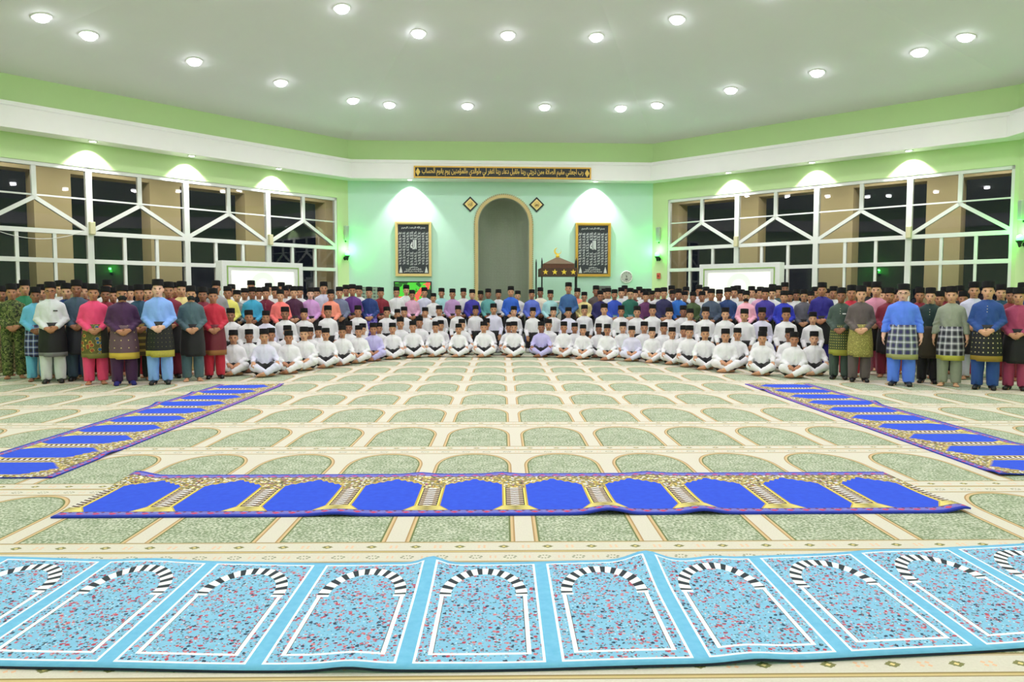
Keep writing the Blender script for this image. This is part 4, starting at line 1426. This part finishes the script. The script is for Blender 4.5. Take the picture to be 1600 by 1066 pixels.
BUTTON = bpy.data.meshes.new('button'); bm.to_mesh(BUTTON); bm.free(); BUTTON.materials.append(mat('pearl button', (236, 226, 196), 0.3))
bm = box(BM(), -0.032, 0.032, -0.006, 0, -0.01, 0.01, 0.002)
BADGE = bpy.data.meshes.new('badge'); bm.to_mesh(BADGE); bm.free(); BADGE.materials.append(None)
M_badge = {'white': mat('white badge', (230, 232, 230), 0.4), 'black': mat('black badge', (20, 20, 22), 0.4)}

# skin, cloth
SKIN = [mat('skin %s' % n, c, 0.5, var=0.04, scale=30) for n, c in (('light tan', (212, 162, 128)), ('tan', (194, 142, 108)), ('brown', (176, 122, 90)), ('deep brown', (148, 98, 72)), ('fair', (228, 180, 158)))]
TONE = {
    'white': (226, 226, 230), 'lavender white': (214, 213, 234), 'lavender': (186, 180, 228), 'white lilac': (206, 208, 230), 'cream': (238, 230, 212), 'pale grey': (214, 218, 222), 'mid grey': (150, 148, 152),
    'emerald': (40, 128, 88), 'sky blue': (104, 182, 222), 'slate blue': (58, 80, 100), 'hot pink': (232, 70, 120), 'plum': (66, 28, 72), 'deep teal': (26, 72, 96), 'powder blue': (132, 172, 240),
    'wine red': (122, 24, 50), 'grey teal': (70, 96, 104), 'crimson': (188, 30, 56), 'dark grey green': (60, 78, 70), 'taupe': (92, 82, 80), 'cornflower blue': (86, 130, 240), 'bottle green': (22, 50, 50),
    'sage grey': (150, 158, 138), 'royal navy': (32, 72, 142), 'raspberry': (164, 62, 98), 'lemon yellow': (236, 230, 118), 'turquoise': (54, 158, 200), 'burgundy': (116, 20, 52), 'coral': (250, 120, 116),
    'dark plum': (70, 22, 58), 'lilac': (204, 152, 212), 'salmon': (242, 146, 124), 'blue grey': (114, 122, 152), 'violet': (98, 48, 130), 'navy': (26, 54, 120), 'maroon': (128, 24, 46), 'pale pink': (222, 170, 200),
    'mauve': (178, 140, 190), 'indigo': (54, 48, 158), 'sea green': (96, 166, 164), 'cobalt blue': (40, 94, 200), 'periwinkle': (92, 112, 206), 'pale aqua': (162, 210, 214), 'steel blue': (54, 98, 152),
    'cream yellow': (236, 220, 150), 'midnight blue': (28, 28, 90), 'bright blue': (44, 78, 190), 'forest green': (28, 100, 84), 'purple': (96, 42, 92), 'dark navy': (34, 32, 80), 'azure': (40, 112, 206),
    'olive': (66, 88, 50), 'slate': (66, 82, 104), 'dark blue': (30, 62, 118), 'baby pink': (246, 178, 200), 'blue violet': (66, 56, 158), 'ultramarine': (34, 48, 180), 'charcoal grey': (98, 98, 108),
    'deep royal blue': (34, 28, 128), 'rose pink': (212, 142, 168), 'black': (22, 22, 26),
}
def camo_material(name, cs):
    m, nt, p = new_mat(name)
    x, y, z, vec = coords(nt)
    c = mixc(nt, noise(nt, vec, 16, 2) > 0.5, cs[0], cs[1])
    c = mixc(nt, noise(nt, vec, 23, 2) > 0.57, c, cs[2])
    c = mixc(nt, noise(nt, vec, 37, 1) > 0.64, c, cs[3])
    nt.links.new(c, p.inputs['Base Color']); p.inputs['Roughness'].default_value = 0.85
    return m
def cloth(tone):
    key = 'cloth ' + tone
    if key in MATS: return MATS[key]
    if 'camouflage' in tone:
        MATS[key] = camo_material(key, ((104, 116, 62), (70, 84, 44), (40, 46, 30), (150, 150, 96)) if tone == 'camouflage' else ((160, 146, 104), (128, 122, 80), (90, 84, 58), (186, 176, 132)))
        return MATS[key]
    return mat(key, TONE[tone], 0.75, var=0.08, scale=11, bump=0.9, sheen=0.1)

def waist_material(kind):
    key = 'waist cloth ' + kind
    if key in MATS: return MATS[key]
    plain = {'black': (13, 13, 16), 'navy': (32, 34, 46), 'brown_dark': (52, 44, 26)}
    if kind in plain:
        return mat(key, plain[kind], 0.7, var=0.15, scale=18, sheen=0.1)
    m, nt, p = new_mat(key)
    x, y, z, vec = coords(nt)
    an = y.atan2(x)
    def band(base, strip, lo=0.475, hi=0.565): return mixc(nt, z.between(lo - 0.1, hi), base, strip)
    def dots(base, col, per=0.075, r=0.010): return mixc(nt, (an.cell(per * 4.6).abs() * 0.21 + z.cell(per).abs()) < r, base, col)
    gold = mixc(nt, noise(nt, vec, 60, 2), (150, 140, 50), (206, 192, 84))
    if kind == 'maroon_silver': c = band(dots((74, 26, 38), (190, 160, 90), 0.1), (140, 140, 144))
    elif kind == 'black_silver': c = band((20, 20, 24), (128, 128, 132), 0.475, 0.53)
    elif kind == 'black_gold': c = band(dots((18, 18, 20), (150, 140, 80), 0.07, 0.006), gold)
    elif kind == 'mauve_gold': c = band(dots((98, 72, 84), (220, 200, 130), 0.13, 0.012), (206, 176, 66))
    elif kind == 'brown_gold': c = mixc(nt, z.cell(0.11).abs() < 0.022, (72, 56, 24), (140, 118, 44))
    elif kind == 'red_gold': c = band((104, 20, 38), (150, 100, 50), 0.475, 0.55)
    elif kind == 'purple_silver': c = mixc(nt, noise(nt, vec, 24, 3) > 0.5, (76, 52, 176), (150, 136, 214))
    elif kind == 'teal_silver': c = mixc(nt, z.cell(0.09).abs() < 0.02, (60, 104, 116), (128, 164, 168))
    elif kind == 'floral':
        d, ra, rb = voronoi(nt, vec, 14)
        c = mixc(nt, noise(nt, vec, 30, 2), (52, 54, 22), (112, 108, 48))
        f = mixc(nt, ra > 0.4, (146, 64, 36), (36, 92, 140))
        c = mixc(nt, (d < 0.42) * (rb > 0.35), c, f)
        c = mixc(nt, d.between(0.42, 0.5) * (rb > 0.35), c, (200, 176, 76))
        c = mixc(nt, x > 0.09, c, (34, 36, 24))
        c = band(c, (124, 120, 60), 0.475, 0.54)
    elif kind == 'songket_dots': c = band(dots((58, 72, 34), (206, 192, 90), 0.05, 0.011), (150, 150, 52))
    elif kind == 'songket_gold':
        c = mixc(nt, z.cell(0.03).abs() < 0.006, (152, 146, 72), (112, 108, 50))
        c = mixc(nt, noise(nt, vec, 50, 2) > 0.58, c, (182, 174, 96))
    elif kind == 'black_dots': c = band(dots((20, 22, 24), (196, 184, 130), 0.075, 0.013), (148, 124, 40), 0.475, 0.545)
    else:                                                 # plaids
        base, l1, l2, edge = {'plaid_blue': ((58, 66, 140), (24, 26, 48), (186, 192, 220), (150, 160, 200)), 'plaid_grey': ((120, 132, 122), (48, 46, 96), (206, 208, 222), (160, 162, 104)),
                              'plaid_white': ((128, 130, 140), (34, 36, 46), (220, 222, 224), (186, 184, 72))}[kind]
        h1, v1 = z.cell(0.115).abs() < 0.028, an.cell(0.55).abs() < 0.13
        h2, v2 = z.cell(0.115, 0.057).abs() < 0.012, an.cell(0.55, 0.27).abs() < 0.05
        c = mixc(nt, (h1 + v1) * 0.5, (*srgb(*base)[:3], 1.0), l1)
        c = mixc(nt, (h2 + v2) * 0.55, c, l2)
        if kind != 'plaid_blue': c = band(c, edge, 0.475, 0.54)
    nt.links.new(c, p.inputs['Base Color'])
    p.inputs['Roughness'].default_value = 0.6
    MATS[key] = m
    return m
M_cap = mat('black velvet', (9, 9, 11), 0.95, var=0.15, scale=40)
M_shoe = mat('black leather', (20, 20, 22), 0.45)
M_sock = mat('blue sock', (36, 34, 110), 0.9)
M_maskc = mat('black mask cloth', (20, 21, 24), 0.8)
for me, m in ((CAP, M_cap), (HAIR, M_brow), (MASK, M_maskc)):
    me.materials.append(m)
for dct in (TUNIC, TROUSER, CLOTH, SHOE):
    for me in dct.values():
        if not me.materials: me.materials.append(None)

def worn(name, me, parent, m, loc=(0, 0, 0)):
    o = bpy.data.objects.new(name, me)
    link(o, parent)
    o.location = loc
    if m is not None:
        o.material_slots[0].link = 'OBJECT'
        o.material_slots[0].material = m
    return o

def person(pose, x, y, scale, tone, opts, label, group, rng):
    o = bpy.data.objects.new('person', BODY[pose])
    link(o)
    build = float(opts.get('build', 1.0)) * rng.uniform(0.95, 1.02)
    turn = -math.atan2(x, y) + rng.uniform(-0.09, 0.09)
    if group.endswith('front row'): turn *= 0.9
    o.location = (x, y, 0)
    o.rotation_euler = (0, 0, turn)
    o.scale = (scale * build, scale * build, scale)
    o.material_slots[0].link = 'OBJECT'
    o.material_slots[0].material = SKIN[4] if 'fair' in opts else SKIN[rng.choice((0, 1, 1, 2, 2, 3))]
    tag(o, label, 'person', group)
    oy, oz = ARMS[pose][:2]
    hd = (0, oy, oz)
    worn('cap', CAP, o, None, hd)
    worn('hair', HAIR, o, None, hd)
    tn = worn('tunic', TUNIC[pose], o, cloth(tone))
    worn('trousers', TROUSER[pose], o, cloth(opts.get('trousers', tone)))
    wc = opts.get('waist', 'black')
    if wc != 'none': worn('waist_cloth', CLOTH[pose], o, waist_material(wc))
    if 'glasses' in opts: worn('glasses', GLASSES, o, None, hd)
    if 'mask' in opts: worn('face_mask', MASK, o, None, hd)
    if 'buttons' in opts:
        for zq in (1.33, 1.285, 1.24):
            worn('button', BUTTON, tn, None, (0, oy - (0.131 if zq < 1.3 else 0.118), zq + oz))
    if 'badge' in opts: worn('badge', BADGE, tn, M_badge[opts['badge']], (0.07, oy - 0.124, 1.235 + oz))
    if 'moustache' in opts: worn('moustache', MOUST, o, None, hd)
    if 'shoe' in opts and opts['shoe'] != 'none' and pose in ('clasped', 'sides'):
        for sd in (1, -1):
            worn('sock' if opts['shoe'] == 'sock' else 'shoe', SHOE[sd], o, M_sock if opts['shoe'] == 'sock' else M_shoe)
    return o

def parse(s):
    d = {}
    for t in s.split(';'):
        if t:
            k, _, v = t.partition('=')
            d[k] = v or '1'
    return d

PEOPLE = {
 'front': [
  (-8.68, 12.82, 0.975, 'camouflage', 'trousers=camouflage;waist=none;shoe=none'), (-9.01, 13.68, 1.026, 'emerald', 'waist=maroon_silver'), (-8.01, 12.43, 0.939, 'sky blue', 'waist=plaid_blue'),
  (-7.58, 12.15, 0.987, 'pale grey', 'waist=black_silver;glasses;shoe;badge=black'), (-7.353, 12.51, 1.01, 'slate blue', 'waist=navy;shoe'), (-6.76, 11.96, 0.966, 'hot pink', 'waist=floral'),
  (-6.24, 11.87, 0.953, 'plum', 'waist=mauve_gold;mask;shoe=sock;build=1.06'), (-6.28, 12.5, 0.966, 'deep teal', 'waist=brown_gold;trousers=black'), (-5.69, 11.95, 1.009, 'powder blue', 'waist=black_gold;shoe;fair;build=1.05'),
  (-5.95, 12.89, 0.996, 'wine red', 'waist=black;shoe'), (-5.34, 12.39, 0.952, 'grey teal', 'waist=black;mask'), (-5.12, 12.78, 0.93, 'crimson', 'waist=red_gold;shoe'),
  (5.95, 12.53, 0.935, 'dark grey green', 'waist=songket_dots;shoe;badge=white;buttons'), (6.11, 12.15, 0.951, 'taupe', 'waist=songket_gold;shoe'), (6.53, 11.61, 0.964, 'cornflower blue', 'waist=plaid_grey;sides;glasses;shoe;build=1.12;fair'),
  (7.18, 11.95, 0.931, 'bottle green', 'waist=brown_dark;sides;buttons;shoe;trousers=black'), (7.27, 11.52, 0.94, 'sage grey', 'waist=plaid_white;sides'), (7.58, 11.11, 0.982, 'royal navy', 'waist=black_dots;buttons;shoe'),
  (8.01, 11.03, 0.924, 'raspberry', 'waist=black;shoe'),
 ],
 'row1': [
  (-5.95, 15.64, 0.974, 'lemon yellow', ''), (-5.93, 16.13, 0.929, 'mid grey', ''), (-5.501, 15.87, 0.968, 'turquoise', ''),
  (-5.32, 16.22, 0.971, 'burgundy', 'buttons'), (-4.91, 15.95, 0.936, 'coral', ''), (-4.831, 16.705, 0.983, 'dark plum', ''),
  (-4.518, 16.97, 0.968, 'lilac', 'fair'), (-4.095, 17.2, 0.943, 'salmon', ''), (-3.97, 17.555, 0.982, 'blue grey', ''),
  (-3.719, 17.875, 1.021, 'violet', ''), (-3.36, 18.16, 0.987, 'navy', 'waist=purple_silver'), (-3.228, 19.105, 0.985, 'maroon', ''),
  (-2.889, 19.665, 1.0, 'white', 'glasses'), (-2.493, 19.865, 0.951, 'pale pink', ''), (-1.882, 19.625, 0.9, 'white', ''),
  (-1.35, 19.46, 0.968, 'mauve', ''), (-0.826, 19.675, 0.96, 'indigo', ''), (-0.392, 19.83, 0.971, 'sea green', ''),
  (0.23, 19.49, 1.008, 'cobalt blue', ''), (0.802, 19.525, 0.958, 'periwinkle', ''), (1.3, 19.41, 0.948, 'pale aqua', 'moustache'),
  (1.77, 19.21, 1.065, 'steel blue', ''), (2.21, 19.36, 0.918, 'cream yellow', 'glasses'), (2.57, 18.82, 0.935, 'midnight blue', 'glasses'),
  (2.911, 18.605, 0.953, 'bright blue', 'waist=teal_silver;moustache'), (3.272, 18.34, 0.97, 'forest green', 'waist=teal_silver;glasses'), (3.613, 18.045, 0.921, 'purple', ''),
  (3.991, 17.695, 0.975, 'dark navy', ''), (4.387, 17.845, 0.958, 'azure', ''), (4.658, 17.495, 0.911, 'olive', ''),
  (4.799, 16.44, 0.949, 'slate', ''), (5.203, 16.505, 0.966, 'dark blue', ''), (5.38, 15.78, 0.92, 'baby pink', 'mask'),
  (5.84, 15.87, 0.961, 'blue violet', ''), (6.08, 15.42, 0.918, 'ultramarine', ''), (6.55, 15.51, 0.934, 'charcoal grey', 'glasses'),
  (6.75, 15.08, 1.017, 'deep royal blue', 'build=1.08'),
 ],
 'back': [
  (-9.16, 13.25, 0.953, 'tan camouflage', 'waist=none'), (-9.65, 14.43, 0.992, 'maroon', ''), (-8.17, 12.86, 0.969, 'white', ''),
  (-8.14, 13.35, 1.015, 'white', ''), (-7.697, 12.785, 0.982, 'navy', ''), (-7.63, 13.22, 0.986, 'burgundy', ''),
  (-7.03, 12.82, 0.949, 'maroon', ''), (-7.67, 14.06, 1.032, 'white', ''), (-7.14, 13.27, 0.94, 'burgundy', ''),
  (-7.08, 13.74, 0.964, 'white', ''), (-6.38, 13.02, 0.971, 'crimson', ''), (-6.42, 14.19, 1.005, 'maroon', ''),
  (-5.99, 13.51, 1.01, 'cream yellow', ''), (-5.54, 13.36, 0.947, 'wine red', ''), (-6.011, 15.18, 1.039, 'mid grey', ''),
  (-6.33, 16.88, 1.011, 'white', ''), (-5.93, 16.61, 0.957, 'white', ''), (-6.34, 18.23, 1.08, 'white', ''),
  (-5.74, 17.02, 0.969, 'white', ''), (-5.74, 17.72, 1.037, 'white', ''), (-5.278, 16.77, 0.983, 'white', ''),
  (-5.56, 18.16, 1.052, 'white', ''), (-5.16, 17.14, 0.987, 'white', ''), (-5.52, 18.64, 1.019, 'white', ''),
  (-4.94, 17.56, 0.991, 'white', ''), (-4.665, 18.105, 0.977, 'maroon', ''), (-4.393, 17.735, 1.056, 'white lilac', ''),
  (-3.95, 18.23, 1.016, 'white', ''), (-3.71, 18.64, 1.01, 'white', ''), (-2.702, 20.24, 1.035, 'white', ''),
  (-2.214, 20.435, 0.996, 'white lilac', ''), (-1.744, 20.61, 0.987, 'pale aqua', ''), (-1.09, 20.1, 0.983, 'white', ''),
  (-0.611, 20.185, 0.942, 'cream', ''), (-0.11, 20.09, 0.962, 'white', ''), (0.43, 20.09, 0.941, 'white', ''),
  (1.06, 20.08, 0.993, 'cream', ''), (2.07, 19.81, 0.981, 'salmon', ''), (2.57, 19.68, 1.02, 'taupe', ''),
  (2.85, 20.07, 0.972, 'black', ''), (2.84, 19.27, 0.977, 'white', ''), (3.14, 18.93, 0.984, 'white', ''),
  (3.47, 20.35, 1.027, 'white', ''), (3.59, 19.41, 0.958, 'burgundy', ''), (3.83, 20.06, 1.003, 'white', ''),
  (3.739, 19.005, 0.965, 'white', ''), (4.0, 19.63, 0.97, 'white', ''), (3.898, 18.635, 0.934, 'white', ''),
  (3.959, 18.245, 0.97, 'white', ''), (4.51, 19.09, 1.015, 'white', ''), (4.382, 18.435, 0.943, 'white', ''),
  (4.617, 18.135, 0.922, 'black', ''), (4.822, 18.805, 0.993, 'white', ''), (5.065, 18.44, 1.019, 'white', ''),
  (4.945, 17.72, 0.92, 'white', ''), (5.131, 18.04, 0.987, 'white', ''), (5.124, 16.895, 0.942, 'white', ''),
  (5.53, 17.08, 0.988, 'white', ''), (5.959, 18.14, 1.007, 'white', ''), (5.565, 16.665, 0.941, 'white', ''),
  (6.121, 17.57, 0.992, 'white', ''), (6.35, 17.86, 0.949, 'white', ''), (6.14, 17.02, 0.979, 'pale pink', ''),
  (6.13, 16.25, 0.972, 'white', ''), (6.53, 17.29, 1.017, 'white', ''), (6.41, 16.63, 0.993, 'grey teal', ''),
  (6.99, 17.7, 1.048, 'black', ''), (6.79, 16.89, 0.925, 'white', ''), (7.1, 17.24, 0.945, 'white', ''),
  (6.94, 16.07, 0.913, 'maroon', ''), (7.31, 16.69, 0.976, 'white', ''), (7.39, 16.23, 0.947, 'burgundy', ''),
  (7.15, 15.42, 0.974, 'white', ''), (6.34, 12.96, 0.965, 'crimson', ''), (7.33, 14.34, 1.016, 'black', ''),
  (6.95, 13.26, 1.003, 'rose pink', ''), (7.43, 13.88, 0.939, 'burgundy', ''), (6.95, 12.8, 0.937, 'wine red', ''),
  (7.41, 13.43, 0.922, 'salmon', ''), (7.63, 13.03, 0.939, 'maroon', ''), (7.72, 12.58, 0.9, 'black', ''),
  (8.56, 13.78, 0.952, 'maroon', ''), (8.55, 13.32, 0.962, 'black', ''), (8.34, 12.88, 0.9, 'crimson', ''),
  (8.24, 12.44, 0.993, 'white lilac', ''), (8.91, 12.72, 0.97, 'deep teal', ''), (8.78, 12.28, 0.934, 'maroon', ''),
  (9.4, 12.85, 0.991, 'navy', ''),
 ],
 'kneel': [
  (-5.564, 14.76, 0.967, 'white', ''), (-5.09, 14.46, 0.94, 'white', ''), (-4.925, 15.005, 0.921, 'lavender white', ''),
  (-4.624, 15.325, 0.982, 'white', ''), (-4.449, 16.15, 0.949, 'white', ''), (-3.986, 16.44, 0.993, 'white', ''),
  (-3.468, 17.27, 0.986, 'white', ''), (-2.884, 17.93, 0.954, 'white', ''), (-2.782, 19.05, 0.892, 'white', ''),
  (-2.525, 18.455, 0.948, 'white', ''), (-2.009, 18.68, 0.933, 'white', ''), (-1.668, 18.96, 0.969, 'white', ''),
  (-1.15, 18.66, 0.972, 'white', ''), (-0.71, 19.01, 0.969, 'white', ''), (-0.23, 18.64, 1.011, 'lavender white', ''),
  (0.3, 18.8, 0.957, 'white', ''), (0.79, 18.55, 0.934, 'white', ''), (1.33, 18.69, 0.945, 'white', ''),
  (1.68, 18.24, 0.937, 'lavender white', ''), (2.12, 18.51, 0.986, 'white', ''), (2.556, 17.98, 1.016, 'white', ''),
  (2.94, 17.72, 0.98, 'white', ''), (3.285, 17.45, 0.97, 'white', ''), (3.594, 17.12, 1.01, 'white', ''),
  (3.885, 16.645, 0.954, 'white', ''), (4.29, 16.945, 0.987, 'white', ''), (4.273, 16.27, 0.937, 'white', ''),
  (4.508, 15.85, 0.974, 'white', ''), (4.86, 15.57, 0.966, 'white', ''), (5.045, 14.885, 0.953, 'white', ''),
  (5.525, 15.19, 0.971, 'lavender white', ''), (5.72, 14.38, 0.98, 'white', ''), (6.28, 14.42, 0.908, 'white', ''),
 ],
 'second': [
  (-4.896, 13.905, 0.926, 'white', ''), (-4.642, 14.425, 0.928, 'white', ''), (-4.478, 14.975, 0.962, 'white', ''),
  (-4.133, 15.425, 0.895, 'white', ''), (-4.08, 15.935, 0.903, 'white', ''), (-3.506, 16.355, 1.014, 'white', ''),
  (-3.29, 16.91, 0.926, 'white', ''), (-2.982, 17.37, 0.925, 'white', ''), (-2.515, 17.705, 1.069, 'white', ''),
  (-2.109, 18.235, 1.072, 'white', ''), (-1.591, 18.52, 0.951, 'white', ''), (-1.02, 18.11, 1.002, 'white', ''),
  (-0.4, 17.93, 1.026, 'white', ''), (0.16, 17.92, 0.919, 'white', ''), (1.15, 17.85, 1.01, 'white', ''),
  (1.775, 17.565, 0.914, 'white', ''), (2.31, 17.15, 0.913, 'white', ''), (2.904, 17.215, 0.945, 'white', ''),
  (3.338, 16.815, 0.976, 'white', ''), (3.682, 16.29, 0.98, 'white', ''), (4.016, 15.805, 0.92, 'white', ''),
  (4.809, 14.59, 0.914, 'white', ''), (5.208, 14.235, 0.959, 'white', ''), (5.57, 13.81, 0.951, 'white', ''),
 ],
 'seated': [
  (-5.0, 13.37, 0.939, 'white', ''), (-4.36, 13.16, 0.975, 'lavender white', ''), (-4.067, 13.67, 0.909, 'white', ''),
  (-3.94, 14.27, 0.963, 'white', ''), (-3.636, 14.78, 0.91, 'white', ''), (-3.41, 15.295, 0.946, 'white', ''),
  (-3.162, 15.8, 0.924, 'white', ''), (-2.934, 16.315, 0.966, 'lavender', ''), (-2.571, 16.795, 0.946, 'white', ''),
  (-2.142, 17.18, 0.983, 'white', ''), (-1.625, 17.43, 0.956, 'white', ''), (-1.06, 17.34, 0.9, 'white', ''),
  (-0.45, 17.33, 0.959, 'white', ''), (0.28, 17.32, 0.959, 'white', ''), (0.94, 17.31, 0.959, 'lavender', ''),
  (1.47, 17.12, 0.966, 'white', ''), (1.89, 16.77, 0.9, 'white', ''), (2.41, 16.43, 0.926, 'white', ''),
  (2.939, 16.22, 0.888, 'lavender white', ''), (3.323, 15.845, 0.877, 'white', ''), (3.668, 15.425, 0.89, 'white', ''),
  (3.905, 14.9, 0.959, 'white', ''), (4.08, 14.355, 0.955, 'white', ''), (4.32, 13.8, 0.938, 'white', ''),
  (4.83, 13.24, 0.912, 'white', ''), (5.26, 12.83, 0.921, 'white', ''), (5.8, 13.24, 0.911, 'white', ''),
 ],
}
WAIST_WORDS = {'maroon_silver': 'maroon waist cloth edged in silver', 'plaid_blue': 'blue plaid waist cloth', 'black_silver': 'black waist cloth edged in silver', 'navy': 'dark navy waist cloth', 'floral': 'olive floral waist cloth',
               'mauve_gold': 'mauve waist cloth edged in gold', 'brown_gold': 'brown and gold striped waist cloth', 'black_gold': 'black waist cloth with gold band', 'black': 'black waist cloth', 'red_gold': 'dark red waist cloth',
               'songket_dots': 'gold dotted green waist cloth', 'songket_gold': 'woven gold waist cloth', 'plaid_grey': 'grey plaid waist cloth', 'brown_dark': 'dark brown waist cloth', 'plaid_white': 'black and white plaid waist cloth',
               'black_dots': 'black waist cloth with gold dots', 'none': 'matching trousers'}
rng = random.Random(11)
for kind, rows in PEOPLE.items():
    n = len(rows)
    for i, (x, y, sc, tone, op) in enumerate(rows):
        op = parse(op)
        if kind == 'front':
            extra = ' and black face mask' if 'mask' in op else ''
            lb = 'person standing in %s with %s%s' % (tone, WAIST_WORDS[op.get('waist', 'black')], extra)
            person('sides' if 'sides' in op else 'clasped', x, y, sc, tone, op, lb, 'people standing at both ends of the crowd', rng)
        elif kind == 'row1':
            a = rows[i - 1][3] if i else 'crimson'
            b = rows[i + 1][3] if i + 1 < n else 'dark grey green'
            lb = 'person standing in %s tunic between those in %s and %s' % (tone, a, b)
            person('clasped', x, y, sc, tone, op, lb, 'people standing behind the kneeling row', rng)
        elif kind == 'back':
            lb = 'person in %s half hidden in the rear standing rows, %s from the left there' % (tone, nth(i + 1))
            person('clasped', x, y, sc, tone, op, lb, 'people half hidden in the rear rows', rng)
        elif kind == 'kneel':
            lb = 'person in %s kneeling upright in the third row, %s from the left' % (tone, nth(i + 1))
            person('kneel', x, y, sc, tone, op, lb, 'people kneeling in the third row', rng)
        else:
            row = 'front' if kind == 'seated' else 'second'
            lb = 'person in %s seated cross-legged in the %s row, %s from the left' % (tone, row, nth(i + 1))
            person('lap' if rng.random() < 0.3 else 'seated', x, y, sc, tone, op, lb, 'people seated in the %s row' % row, rng)
